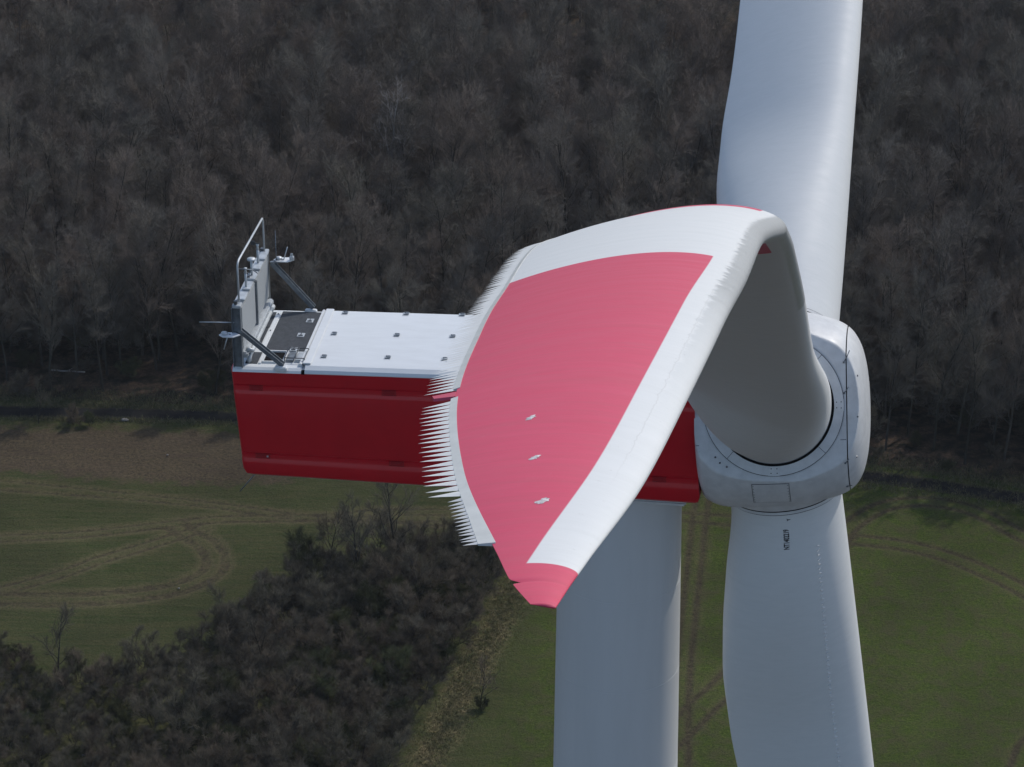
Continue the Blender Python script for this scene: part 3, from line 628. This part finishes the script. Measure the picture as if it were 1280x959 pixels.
k = NB('field_ground'); co = k.coord()
big = k.noise(co, .09, 5, .6, .5); mid = k.noise(co, .7, 6, .62, .4); fin = k.noise(co, 3.2, 8, .8); gr = k.noise(co, 6.5, 4, .85)
str_ = k.noise(k.coord((.14, 1.6, 1)), 1.1, 8, .75, .6)
dr = k.attr('d_rut'); rutm = k.math('ADD', dr, k.math('MULTIPLY', k.math('SUBTRACT', mid, .5), .55))
rut = k.ramp(rutm, .04, .26, 1, 0); halo = k.ramp(rutm, .25, .85, 1, 0)
green = k.mix(k.ramp(fin, .36, .62), (.030, .056, .006), (.084, .110, .018))
green = k.mix(k.ramp(mid, .40, .68), green, (.075, .072, .030)); 
green = k.mix(k.ramp(gr, .50, .62, 0, .8), green, (.018, .022, .008))
olive = k.mix(k.ramp(str_, .35, .65), (.026, .050, .008), (.080, .076, .030))
olive = k.mix(k.ramp(fin, .42, .66, 0, .55), olive, (.105, .095, .048)); olive = k.mix(k.ramp(gr, .50, .62, 0, .75), olive, (.020, .022, .009))
ground = k.mix(k.attr('m_olive'), green, olive)
bare = k.mix(k.ramp(fin, .38, .62), (.034, .028, .018), (.130, .100, .058)); bare = k.mix(k.ramp(str_, .42, .62, 0, .7), bare, (.070, .050, .036))
bm_ = k.math('ADD', k.attr('m_bare'), k.math('MULTIPLY', k.math('SUBTRACT', mid, .5), 1.6))
ground = k.mix(k.ramp(bm_, .35, .75), ground, bare)
dry = k.mix(k.ramp(fin, .4, .56), (.05, .052, .02), (.27, .215, .115))
ds = k.math('ADD', k.attr('d_strip'), k.math('MULTIPLY', k.math('SUBTRACT', mid, .5), 1.8))
ground = k.mix(k.ramp(ds, .6, 1.9, .95, 0), ground, k.mix(k.ramp(mid, .35, .6), dry, (.062, .070, .024)))
soil = k.mix(k.ramp(fin, .35, .65), (.024, .019, .012), (.085, .066, .040))
ground = k.mix(k.math('MULTIPLY', halo, k.math('MULTIPLY', k.ramp(fin, .38, .60, .2, .95), k.math('ADD', .35, k.math('MULTIPLY', k.attr('m_olive'), .30)))), ground, (.150, .122, .068))
rut2 = k.math('MULTIPLY', k.ramp(rutm, .10, .42, .9, 0), k.math('SUBTRACT', 1.0, k.attr('m_olive')))
ground = k.mix(k.math('MAXIMUM', k.math('MULTIPLY', rut, .8), rut2), ground, soil)
leaf = k.mix(k.ramp(fin, .38, .62), (.035, .028, .020), (.135, .088, .060)); leaf = k.mix(k.ramp(mid, .42, .6), leaf, (.018, .019, .013))
fm = k.math('ADD', k.attr('m_forest'), k.math('MULTIPLY', k.math('SUBTRACT', mid, .5), .5))
ground = k.mix(k.ramp(fm, .4, .6), ground, leaf)
cop = k.mix(k.ramp(fin, .38, .62), (.028, .040, .010), (.105, .098, .042)); cm = k.math('ADD', k.attr('m_copse'), k.math('MULTIPLY', k.math('SUBTRACT', mid, .5), .4))
ground = k.mix(k.ramp(cm, .4, .6), ground, cop)
ground = k.mix(1.0, ground, k.ramp(big, .3, .7, .72, 1.12), 'MULTIPLY')
k.col(ground); k.rough(.95); k.b.inputs['Specular IOR Level'].default_value = .15
ground = k.mix(k.attr('m_brown_bounce'), ground, k.mix(k.ramp(fin, .4, .6), (.042, .034, .027), (.075, .060, .048)))  # unseen ground round the tower coloured brown, added to cut green bounce light
k.col(ground)
hh = k.math('ADD', k.math('MULTIPLY', gr, .35), k.math('ADD', k.math('MULTIPLY', fin, .8), mid)); k.bump(hh, .9, .22)
M['ground'] = k.m
me = np_mesh('ground', np.stack([X, Y, Z], -1).reshape(-1, 3), F, M['ground'], True)
fattr(me, 'd_rut', np.where(fine, d_rut, 9).ravel())
fy = fedge_y(X); fattr(me, 'm_forest', np.clip((Y-fy)/1.2+.5, 0, 1).ravel())
ic = inpoly(X, Y, COPSE).astype(float); dc = seg_dist(X, Y, COPSE+[COPSE[0]]); sgn = np.where(ic > 0, dc, -dc)
fattr(me, 'm_copse', np.clip(sgn/1.5+.5, 0, 1).ravel())
fattr(me, 'm_olive', np.clip((-X-2+ (Y-140)*.15)/6, 0, 1).ravel())
ib = inpoly(X, Y, BARE).astype(float); db = seg_dist(X, Y, BARE+[BARE[0]]); fattr(me, 'm_bare', np.clip(np.where(ib > 0, db, -db)/3+.4, 0, 1).ravel())
fattr(me, 'm_brown_bounce', np.clip((106-Y)/4, 0, 1).ravel())  # mask of the unseen brown ground added for its bounce light
fattr(me, 'd_strip', seg_dist(X, Y, STRIP).ravel())
tag(link('ground', me), kind='structure')
# road along the wood
k = NB('worn_asphalt'); co = k.coord(); a = k.noise(co, 1.1, 6, .65); b = k.noise(co, 9, 4, .7); sd_ = k.attr('across')
c = k.mix(k.ramp(a, .35, .7), (.010, .010, .011), (.018, .018, .018)); c = k.mix(k.ramp(b, .5, .72, 0, .5), c, (.028, .027, .024))
ed = k.math('ADD', k.math('ABSOLUTE', sd_), k.math('MULTIPLY', k.math('SUBTRACT', a, .5), .9)); c = k.mix(k.ramp(ed, .55, .85), c, (.045, .043, .026))
c = k.mix(k.math('MULTIPLY', k.ramp(k.math('ABSOLUTE', k.math('SUBTRACT', sd_, .15)), .05, .25, .5, 0), k.ramp(b, .4, .6)), c, (.030, .029, .027))
k.col(c); k.rough(1.0); k.b.inputs['Specular IOR Level'].default_value = .08; k.bump(b, .4, .03)
P = []; AC = []
for o, q in ((-1.1, -1), (-.75, -.63), (-.36, -.32), (0, 0), (.36, .32), (.75, .63), (1.1, 1)):
    P.append(offset(ROAD, o)); AC.append(q)
n = len(ROAD); V = [(x, y, .03 if abs(AC[i]) < .9 else .012) for i in range(7) for x, y in P[i]]
F = [(i*n+j, i*n+j+1, (i+1)*n+j+1, (i+1)*n+j) for i in range(6) for j in range(n-1)]
me = np_mesh('road', np.array(V), F, k.m, True); fattr(me, 'across', np.repeat(AC, n)); tag(link('road', me), kind='structure')

# ================================================================= VEGETATION
def vegmat(name, a, b, var=.35, scale=.8, rough=.9):
    k = NB(name); oi = k.n('ShaderNodeObjectInfo'); co = k.coord()
    f = k.noise(co, scale, 4, .6); c = k.mix(k.ramp(f, .35, .65), a, b)
    c = k.mix(1.0, c, k.ramp(oi.outputs['Random'], 0, 1, 1-var, 1+var), 'MULTIPLY'); hue = k.math('FRACT', k.math('MULTIPLY', oi.outputs['Random'], 7.31)); c = k.mix(k.ramp(hue, 0, 1, 0, .38), c, k.mix(k.ramp(hue, .6, .62), k.mix(1.0, c, (.88, 1.02, .80), 'MULTIPLY'), k.mix(1.0, c, (1.2, .94, .82), 'MULTIPLY'))); k.col(c); k.rough(rough); k.b.inputs['Specular IOR Level'].default_value = .2
    return k.m
M['bark'] = vegmat('grey_bark', (.030, .029, .025), (.060, .056, .048))
M['twig'] = vegmat('bare_twigs', (.130, .114, .098), (.170, .150, .130), .16, .25)
M['twig_pale'] = vegmat('pale_twigs', (.24, .22, .21), (.36, .33, .31), .1)
M['shrubtwig'] = vegmat('scrub_twigs', (.080, .070, .053), (.128, .112, .085), .30)
M['moss'] = vegmat('mossy_scrub', (.040, .050, .022), (.085, .088, .042), .35)
def segs_mesh(name, segs, mat, sides=3):
    """segs: array (n,8): p0 p1 r0 r1 -> open tapered prisms"""
    A = np.array(segs); p0, p1, r0, r1 = A[:, :3], A[:, 3:6], A[:, 6], A[:, 7]
    d = p1-p0; L = np.linalg.norm(d, axis=1, keepdims=True)+1e-9; d = d/L
    h = np.where(np.abs(d[:, 2:3]) > .9, np.array([[1., 0, 0]]), np.array([[0, 0, 1.]])); x = np.cross(d, h); x /= np.linalg.norm(x, axis=1, keepdims=True); y = np.cross(d, x)
    V = []
    for P, R in ((p0, r0), (p1, r1)):
        for j in range(sides):
            a = 2*pi*j/sides; V.append(P+(x*cos(a)+y*sin(a))*R[:, None])
    V = np.stack(V, 1).reshape(-1, 3); b = np.arange(len(A))[:, None]*(2*sides); F = []
    for j in range(sides):
        j2 = (j+1) % sides; F.append(np.concatenate([b+j, b+j2, b+sides+j2, b+sides+j], 1))
    return np_mesh(name, V, np.concatenate(F), mat, sides > 3)
def grow(R, start, dirn, length, r, nseg, wob, up, segs, taper=.35):
    p = np.array(start, float); d = np.array(dirn, float); pts = [(p.copy(), d.copy(), r)]
    for i in range(nseg):
        d = d+R.normal(0, wob, 3)+np.array([0, 0, up]); d /= np.linalg.norm(d)
        q = p+d*length/nseg; r1 = r*(1-(1-taper)/nseg*(i+1)) if True else r; ra = pts[-1][2]
        segs.append((*p, *q, ra, r1)); p = q; pts.append((p.copy(), d.copy(), r1))
    return pts
def perp(R, d):
    v = R.normal(0, 1, 3); v -= d*v.dot(d); return v/np.linalg.norm(v)
def at(pts, t):
    f = t*(len(pts)-1); i = min(int(f), len(pts)-2); f -= i
    return pts[i][0]*(1-f)+pts[i+1][0]*f, pts[i][1], pts[i][2]*(1-f)+pts[i+1][2]*f
def make_tree(seed, H=18., nl=13, spread=.30, first=.38, dens=1.0, stems=1, rt=.22, tw=.016):
    R = np.random.RandomState(seed); tr = []; cr = []
    for s_i in range(stems):
        if stems == 1: st = (0, 0, -.2); d0 = np.array([R.normal(0, .04), R.normal(0, .04), 1])
        else:
            a = R.uniform(0, 2*pi); st = (cos(a)*.25, sin(a)*.25, -.1); e = R.uniform(.15, .85); d0 = np.array([cos(a)*e, sin(a)*e, 1])
        d0 /= np.linalg.norm(d0); Hs = H*(1 if stems == 1 else R.uniform(.6, 1))
        trunk = grow(R, st, d0, Hs*.93, rt, 9 if stems == 1 else 6, .05 if stems == 1 else .12, .01, tr, .16)
        for i_l in range(nl):
            t = first+(1-first)*(i_l+R.uniform(0, .9))/nl; p, d, r = at(trunk, min(t, .99))
            ang = R.uniform(.45, .95)*(1.15-.55*t); ld = d*cos(ang)+perp(R, d)*sin(ang); rel = (t-first)/(1-first)
            ll = Hs*spread*(1.0-.55*rel**1.6)*R.uniform(.7, 1.15)
            limb = grow(R, p, ld, ll, max(r*.5, .03), 5, .13, .07, tr, .3)
            for k2 in range(int(7*dens)):
                p2, d2, r2 = at(limb, R.uniform(.25, 1)); a2 = R.uniform(.4, .9); bd = d2*cos(a2)+perp(R, d2)*sin(a2)
                br = grow(R, p2, bd, ll*R.uniform(.28, .5), max(r2*.55, .018), 3, .16, .09, cr, .4)
                for k3 in range(6):
                    p3, d3, r3 = at(br, R.uniform(.2, 1)); a3 = R.uniform(.3, .8); td = d3*cos(a3)+perp(R, d3)*sin(a3)
                    tl = R.uniform(.5, 1.15)*(H/18)**.5; twg = grow(R, p3, td, tl, tw, 2, .2, .1, cr, .5)
                    for k4 in range(4):
                        p4, d4, r4 = at(twg, R.uniform(.1, 1)); a4 = R.uniform(.3, .8); e4 = d4*cos(a4)+perp(R, d4)*sin(a4)+np.array([0, 0, .15])
                        q4 = p4+e4*R.uniform(.25, .6)*(H/18)**.5; cr.append((*p4, *q4, tw*.62, tw*.25))
    return tr, cr
TREES = []
for i in range(8):
    tr, cr = make_tree(100+i, H=[17, 18.5, 16, 19, 15, 17.5, 14, 18][i], nl=[14, 13, 15, 14, 13, 12, 14, 15][i], spread=[.30, .27, .32, .28, .34, .30, .32, .26][i], first=[.28, .34, .22, .38, .20, .30, .22, .32][i], dens=1.85, tw=.0128, rt=.17)
    TREES.append((segs_mesh('trunk', tr, M['bark'], 5), segs_mesh('crown', cr, M['twig'], 3)))
def plant(name, meshes, x, y, sc, rz, label, cat, group=None, rx=0, ry=0):
    e = bpy.data.objects.new(name, None); COL.objects.link(e); e.location = (x, y, 0); e.rotation_euler = (rx, ry, rz); e.scale = sc if isinstance(sc, tuple) else (sc,)*3
    for nm, me in zip(('trunk', 'crown'), meshes): link(nm, me, e)
    return tag(e, label, cat, group)
pts = []
def put(x, y, md):
    for a, b, c in pts:
        if (a-x)**2+(b-y)**2 < (md+c)**2/4: return False
    pts.append((x, y, md)); return True
cand = [(rnd.uniform(-66, 52), rnd.uniform(161, 240)) for _ in range(24000)]
forest = []
CLEAR = [(-37, 179.5, 3.2), (-34.5, 184, 2.6), (-31, 187, 2.0)]
for x, y in cand:
    if y < fedge_y(x)+1.6: continue
    if any((x-a)**2+(y-b)**2 < c*c for a, b, c in CLEAR): continue
    if abs(x) > 49+ (y-170)*.30+4: continue
    if put(x, y, 3.1): forest.append((x, y))
forest.sort(key=lambda p: p[1])
dist_trees = [(-38.2, 184.7, 'slender forest tree leaning left above the leafy clearing beside the road'), (-42.6, 181.6, 'forest tree with a straight dark trunk left of the leafy clearing')]
def wood_label(x, y, edge):
    side = 'left of the turbine nacelle' if x < -27 else ('right of the turbine hub' if x > 20 else 'behind the turbine')
    if edge: return 'leafless tree in the front row of the wood, %s' % side
    if y < fedge_y(x)+22: return 'leafless tree a few rows deep in the wood, %s' % side
    return 'leafless tree deep in the wood, %s' % side
for i, (x, y) in enumerate(forest[:296]):
    v = rnd.randrange(8); s0 = rnd.uniform(.74, .98)
    edge = y < fedge_y(x)+7; s0 *= .88 if edge else 1.
    plant('bare_tree', TREES[v], x, y, (s0*rnd.uniform(.9, 1.1), s0*rnd.uniform(.9, 1.1), s0*rnd.uniform(.88, 1.08)), rnd.uniform(0, 6.28),
          wood_label(x, y, edge), 'tree', 'leafless trees of the wood', rnd.uniform(-.05, .05), rnd.uniform(-.05, .05))
print('forest trees', len(forest))
for x, y, lb in dist_trees: plant('bare_tree', TREES[1], x, y, .8, rnd.uniform(0, 6), lb, 'tree', None, .02, -.10)
tr, cr = make_tree(501, H=17, nl=12, spread=.33)
plant('pale_tree', (segs_mesh('trunk', tr, M['twig_pale'], 5), segs_mesh('crown', cr[::5], M['twig_pale'], 3)), -17.5, 205, (.9, .9, 1.02), 1., 'pale dead treetop showing whitish branches above the dark wood', 'tree')
# the far rest of the wood, past the first three hundred, as one mass
rest = forest[296:]
rng2 = random.Random(3)
for _ in range(2600):
    x, y = rng2.uniform(-170, 150), rng2.uniform(160, 330)
    if y < fedge_y(x)+2: continue
    if y < 241 and abs(x) < 53+(y-170)*.30: continue
    rest.append((x, y))
inst_col = bpy.data.collections.new('tree_kinds')
for i in range(4):
    me = TREES[i][1]; me2 = TREES[i][0]
    bm = bmesh.new(); bm.from_mesh(me2); nf = len(bm.faces); bm.from_mesh(me)
    cm_ = bpy.data.meshes.new('tree_mass'); bm.to_mesh(cm_); bm.free(); cm_.materials.append(M['twig'])
    inst_col.objects.link(bpy.data.objects.new('tree_kind', cm_))
wm = bpy.data.meshes.new('wood'); wm.from_pydata([(x, y, 0) for x, y in rest], [], [])
wood = link('distant_wood', wm); tag(wood, 'far part of the leafless wood reaching to the top of the picture', 'wood', kind='stuff')
g = bpy.data.node_groups.new('wood_scatter', 'GeometryNodeTree'); g.interface.new_socket('Geometry', in_out='INPUT', socket_type='NodeSocketGeometry'); g.interface.new_socket('Geometry', in_out='OUTPUT', socket_type='NodeSocketGeometry')
gi = g.nodes.new('NodeGroupInput'); go = g.nodes.new('NodeGroupOutput'); ip = g.nodes.new('GeometryNodeInstanceOnPoints'); ci = g.nodes.new('GeometryNodeCollectionInfo')
ci.inputs['Collection'].default_value = inst_col; ci.inputs['Separate Children'].default_value = True; ci.inputs['Reset Children'].default_value = True
rv = g.nodes.new('FunctionNodeRandomValue'); rv.data_type = 'FLOAT_VECTOR'; rv.inputs[0].default_value = (-.05, -.05, 0); rv.inputs[1].default_value = (.05, .05, 6.28)
rf = g.nodes.new('FunctionNodeRandomValue'); rf.data_type = 'FLOAT'; rf.inputs[2].default_value = .70; rf.inputs[3].default_value = .98
g.links.new(gi.outputs[0], ip.inputs['Points']); g.links.new(ci.outputs[0], ip.inputs['Instance']); ip.inputs['Pick Instance'].default_value = True
g.links.new(rv.outputs[0], ip.inputs['Rotation']); g.links.new(rf.outputs[1], ip.inputs['Scale']); g.links.new(ip.outputs[0], go.inputs[0])
md = wood.modifiers.new('scatter', 'NODES'); md.node_group = g

# scrub of the copse
SHR = []
for i in range(6):
    tr, cr = make_tree(300+i, H=[4.2, 3.6, 5.0, 3.2, 4.5, 2.6][i], nl=5, spread=.36, first=.2, stems=[7, 8, 6, 9, 6, 9][i], rt=.03, dens=1.15, tw=.0085)
    SHR.append((segs_mesh('trunk', tr, M['bark'], 4), segs_mesh('crown', cr, M['moss'] if i in (1, 5) else M['shrubtwig'], 3)))
HOLES = [(-41.5, 120.5, 1.5), (-37, 119, 1.5), (-33, 128.5, 1.2), (-24.5, 120, 1.2)]
pts.clear(); shrubs = []
rr = random.Random(21)
poly = COPSE
for _ in range(14000):
    x, y = rr.uniform(-54, -6), rr.uniform(112, 153)
    P0 = np.array([x]); Q0 = np.array([y])
    if not inpoly(P0, Q0, poly)[0]: continue
    if abs(x+5.96) > 41+(y-119)*.15+3: continue
    dens = 1.9 if x > -32+(y-135)*.3 else 1.85
    if any((x-a)**2+(y-b)**2 < c*c for a, b, c in HOLES): continue
    if put(x, y, dens*rr.uniform(.8, 1.1)): shrubs.append((x, y))
shrubs.sort(key=lambda p: p[1])
print('shrubs', len(shrubs))
shr_obj = []
step_ = max(1, len(shrubs)/275)
for i, (x, y) in enumerate(shrubs[:298]):
    v = rr.choice([0, 1, 2, 3, 4, 5, 0, 2, 4]); tall = .66 if x < -30 else .92
    s0 = rr.uniform(.75, 1.25)*tall
    plant('scrub_bush', SHR[v], x, y, (s0*1.1, s0*1.1, s0), rr.uniform(0, 6.28), ('dark leafless bush at the lower left corner of the thicket' if x < -30 and y < 128 else 'dark leafless bush along the left field side of the thicket' if x < -27 else 'dark leafless bush in the near part of the thicket beside the grass strip' if y < 130 else 'dark leafless bush in the far part of the thicket below the nacelle'), 'bush', 'bushes of the thicket at lower left')
small = []
for i in range(3):
    tr, cr = make_tree(400+i, H=[8.5, 7, 5.0][i], nl=[13, 12, 10][i], spread=.40, first=.18, rt=[.13, .10, .06][i], dens=[.9, .8, .5][i], tw=.012)
    small.append((segs_mesh('trunk', tr, M['bark'], 5), segs_mesh('crown', cr, M['shrubtwig'], 3)))
for x, y, v, sc, lb in ((-40.1, 130.4, 1, .85, 'small bare greyish tree at the far left edge of the thicket'), (-18.0, 143.5, 0, .95, 'tall bare tree rising from the middle of the thicket'), (-15.2, 147.8, 0, 1.0, 'spreading bare tree just below the red nacelle'),
                        (-20.6, 146.2, 1, .9, 'leafless tree left of the spreading one below the nacelle'), (-13.0, 139.8, 1, .8, 'leafless tree near the right border of the thicket'), (-24.6, 131.0, 1, .8, 'leafless tree low in the middle of the thicket'),
                        (-8.3, 126.8, 2, .78, 'lone thin sapling on the dry grass strip between thicket and tower'), (-47.5, 172.2, 2, .8, 'lone dark sapling on the near side of the road at far left')):
    plant('small_tree', small[v], x, y, sc, rr.uniform(0, 6), lb, 'tree')
for x, y, v, s0, lb, nm in ((-8.2, 126.6, 5, .42, 'small dark clump standing in for the shadow round the foot of the lone sapling', 'bush'), (-44.4, 172.0, 3, .62, 'upright leafless bush on the near verge of the road', 'bush'), (-42.9, 171.6, 1, .4, 'low bush just right of the upright bush on the verge', 'bush'),  # first entry: bush mesh added in place of the sapling's shadow blob
                            (-21.5, 152.2, 5, .25, 'tiny dark bush alone in the grass below the nacelle', 'bush')):
    plant('scrub_bush', SHR[v], x, y, s0, rr.uniform(0, 6), lb, nm)
# undergrowth at the foot of the wood
pts.clear(); ug = []
for _ in range(5000):
    x = rr.uniform(-54, 44); y = fedge_y(x)+rr.uniform(.6, 22)
    if any((x-a)**2+(y-b)**2 < c*c*1.3 for a, b, c in CLEAR): continue
    if put(x, y, 3.6+ (y-fedge_y(x))*.12): ug.append((x, y))
for x, y in ug[:230]:
    s0 = rr.uniform(.35, .8); plant('undergrowth_bush', SHR[rr.choice([0, 1, 3, 4, 5])], x, y, (s0*1.2, s0*1.2, s0), rr.uniform(0, 6.28), 'low bare bush under the first trees of the wood', 'bush', 'bushes under the trees along the road')
us = []
for _ in range(5200):
    x, y = rr.uniform(-75, 60), rr.uniform(160, 250)
    if y < fedge_y(x)+9 or abs(x) > 56+(y-170)*.35: continue
    if any((x-a)**2+(y-b)**2 < c*c*1.5 for a, b, c in CLEAR): continue
    us.append((x, y))
sc_col = bpy.data.collections.new('brush_kinds')
for i in (0, 2, 4):
    cm_ = SHR[i][1].copy(); cm_.materials.clear(); cm_.materials.append(M['twig']); sc_col.objects.link(bpy.data.objects.new('brush_kind', cm_))
wm = bpy.data.meshes.new('brush'); wm.from_pydata([(x, y, 0) for x, y in us], [], [])
brush = link('forest_brush', wm); tag(brush, 'tangle of thin saplings and brush filling the wood below the crowns', 'brush', kind='stuff')
g2_ = g.copy(); g2_.nodes[ci.name].inputs['Collection'].default_value = sc_col; g2_.nodes[rf.name].inputs[2].default_value = .8; g2_.nodes[rf.name].inputs[3].default_value = 1.9
brush.modifiers.new('scatter', 'NODES').node_group = g2_
# fallen logs and pale stones
def log(x, y, L_, r, rz, tilt, label):
    mb = MB(); n = 7; P = [(-L_/2+L_*i/(n-1), .05*sin(i*1.7), r+.02*sin(i*2.3)+tilt*i/(n-1)) for i in range(n)]
    mb.tube(P, [r*(1-.4*i/(n-1)) for i in range(n)], 8); mb.tube([P[3], (P[3][0]+.5, .4, P[3][2]+.3)], [r*.4, r*.15], 6)
    o = mb.build('fallen_log', M['twig_pale'], smooth=True); o.location = (x, y, 0); o.rotation_euler = (0, 0, rz); tag(o, label, 'log'); return o
log(-46.2, 181.3, 4.2, .10, -.55, .9, 'pale fallen branch lying in the wood at far left')
log(-36.2, 120.6, 1.8, .07, .2, .1, 'pale dead branch lying in the thicket at the bottom left')
def stone(x, y, r, label, sx=1):
    bm = bmesh.new(); bmesh.ops.create_icosphere(bm, subdivisions=2, radius=r)
    for v in bm.verts: v.co *= 1+rr.uniform(-.15, .15); v.co.z *= .55; v.co.x *= sx
    mb = MB(); mb.bm(bm); o = mb.build('stone', simple('pale_stone', (.2, .19, .18), .9, var=.3, scale=5), smooth=True); o.location = (x, y, .1); tag(o, label, 'stone')
stone(-40.0, 172.7, .22, 'pale flat stone lying on the road verge at left', 1.7)
stone(-32.4, 143.9, .10, 'small white stone on the curved wheel tracks'); stone(-35.6, 166.2, .10, 'small pale stone on the bare soil left of the nacelle')

# grass and dry stalks as real blades
def tufts(name, P, h0, h1, wd, mat, label, lean=.45, blades=3):
    n = len(P); P = np.repeat(np.asarray(P), blades, 0); m_ = len(P)
    off = rs.normal(0, .05, (m_, 2)); b = np.zeros((m_, 3)); b[:, :2] = P+off; h = rs.uniform(h0, h1, m_); a = rs.uniform(0, 2*pi, m_); l = rs.uniform(0, lean, m_)*h
    sx_ = np.stack([np.cos(a), np.sin(a), np.zeros(m_)], 1)*wd; a2 = a+rs.uniform(0, 6.28, m_); tipp = b+np.stack([np.cos(a2)*l, np.sin(a2)*l, h], 1)
    V = np.stack([b-sx_, b+sx_, tipp], 1).reshape(-1, 3); F = np.arange(m_*3).reshape(-1, 3)
    return tag(link(name, np_mesh(name, V, F, mat)), label, 'grass', kind='stuff')
k = NB('young_wheat'); f = k.noise(k.coord(), .6, 4, .6); g2 = k.noise(k.coord(), 9, 2, .6)
k.col(k.mix(k.ramp(g2, .4, .65), k.mix(k.ramp(f, .4, .65), (.034, .080, .010), (.066, .092, .018)), (.11, .115, .040))); k.rough(.8); M['wheat'] = k.m
k = NB('dry_grass'); f = k.noise(k.coord(), 1.5, 4, .6); g2 = k.noise(k.coord(), 11, 2, .6)
k.col(k.mix(k.ramp(g2, .4, .62), k.mix(k.ramp(f, .4, .6), (.13, .112, .055), (.24, .195, .105)), (.060, .070, .024))); k.rough(.85); M['dry'] = k.m
k = NB('straw'); g2 = k.noise(k.coord(), 2.2, 4, .7)
k.col(k.mix(k.ramp(g2, .4, .58), (.30, .24, .125), (.10, .095, .04))); k.rough(.85); M['straw'] = k.m
Q = np.stack([rs.uniform(-8, 40, 60000), rs.uniform(116, 166, 60000)], 1)
dq = np.full(len(Q), 9.)
for r in ruts: dq = np.minimum(dq, seg_dist(Q[:, 0], Q[:, 1], r[::3]+[r[-1]]))
ok = (dq > .35) & (Q[:, 1] < fedge_y(Q[:, 0])-5) & (seg_dist(Q[:, 0], Q[:, 1], STRIP) > 2.2) & ~inpoly(Q[:, 0], Q[:, 1], COPSE) & (np.hypot(Q[:, 0]+3.6, Q[:, 1]) > 5)
tufts('wheat_crop', Q[ok], .05, .13, .022, M['wheat'], 'short green crop covering the field right of the thicket', 1.2, 3)
Q = np.stack([rs.uniform(-58, -2, 52000), rs.uniform(134, 171, 52000)], 1)
dl = np.full(len(Q), 9.)
for r in ruts: dl = np.minimum(dl, seg_dist(Q[:, 0], Q[:, 1], r[::3]+[r[-1]]))
ok = (~inpoly(Q[:, 0], Q[:, 1], COPSE)) & (rs.uniform(size=len(Q)) < .5) & (dl > .4); tufts('rough_grass', Q[ok], .05, .16, .022, M['dry'], 'rough olive and straw coloured grass of the left field', 1.0, 2)
t = rs.randint(0, len(STRIP), 16000); Q = np.array(STRIP)[t]+rs.normal(0, .75, (16000, 2))+rs.uniform(-.6, .6, (16000, 2)); Q = Q[~inpoly(Q[:, 0]+.6, Q[:, 1], COPSE)]
tufts('dry_verge_grass', Q, .06, .18, .016, M['straw'], 'dry straw grass on the strip between thicket and green field', 1.0, 3)
xv = rs.uniform(-60, 50, 14000); Q = np.stack([xv, fedge_y(xv)+rs.normal(.3, 1.0, 14000)-.4], 1); dq = seg_dist(Q[:, 0], Q[:, 1], ROAD); Q = Q[dq > 1.7]
tufts('road_verge_grass', np.array(ROAD)[rs.randint(0, len(ROAD), 9000)]+np.stack([rs.uniform(-3, 3, 9000), np.where(rs.uniform(size=9000) < .5, -1.35, 1.3)+rs.normal(0, .25, 9000)], 1), .12, .42, .024, M['dry'], 'tufts of dry grass growing along both edges of the road', 1.0, 3)
tufts('forest_edge_grass', Q, .15, .5, .025, M['dry'], 'dry grass along the foot of the wood beside the road', 1.0, 2)

# thin spring haze over the land
mb = MB(); mb.box(-5900, 5900, -5900, 5900, -1.2, 128)
hm = bpy.data.materials.new('haze_air'); hm.use_nodes = True; ht = hm.node_tree; ht.nodes.clear()
ho = ht.nodes.new('ShaderNodeOutputMaterial'); hv = ht.nodes.new('ShaderNodeVolumePrincipled'); hv.inputs['Density'].default_value = .00007
hv.inputs['Color'].default_value = (.92, .95, 1, 1); hv.inputs['Anisotropy'].default_value = 0
ht.links.new(hv.outputs[0], ho.inputs['Volume'])
haze = mb.build('haze', hm); tag(haze, 'faint bluish haze lying over the wood and fields', 'haze', kind='stuff')
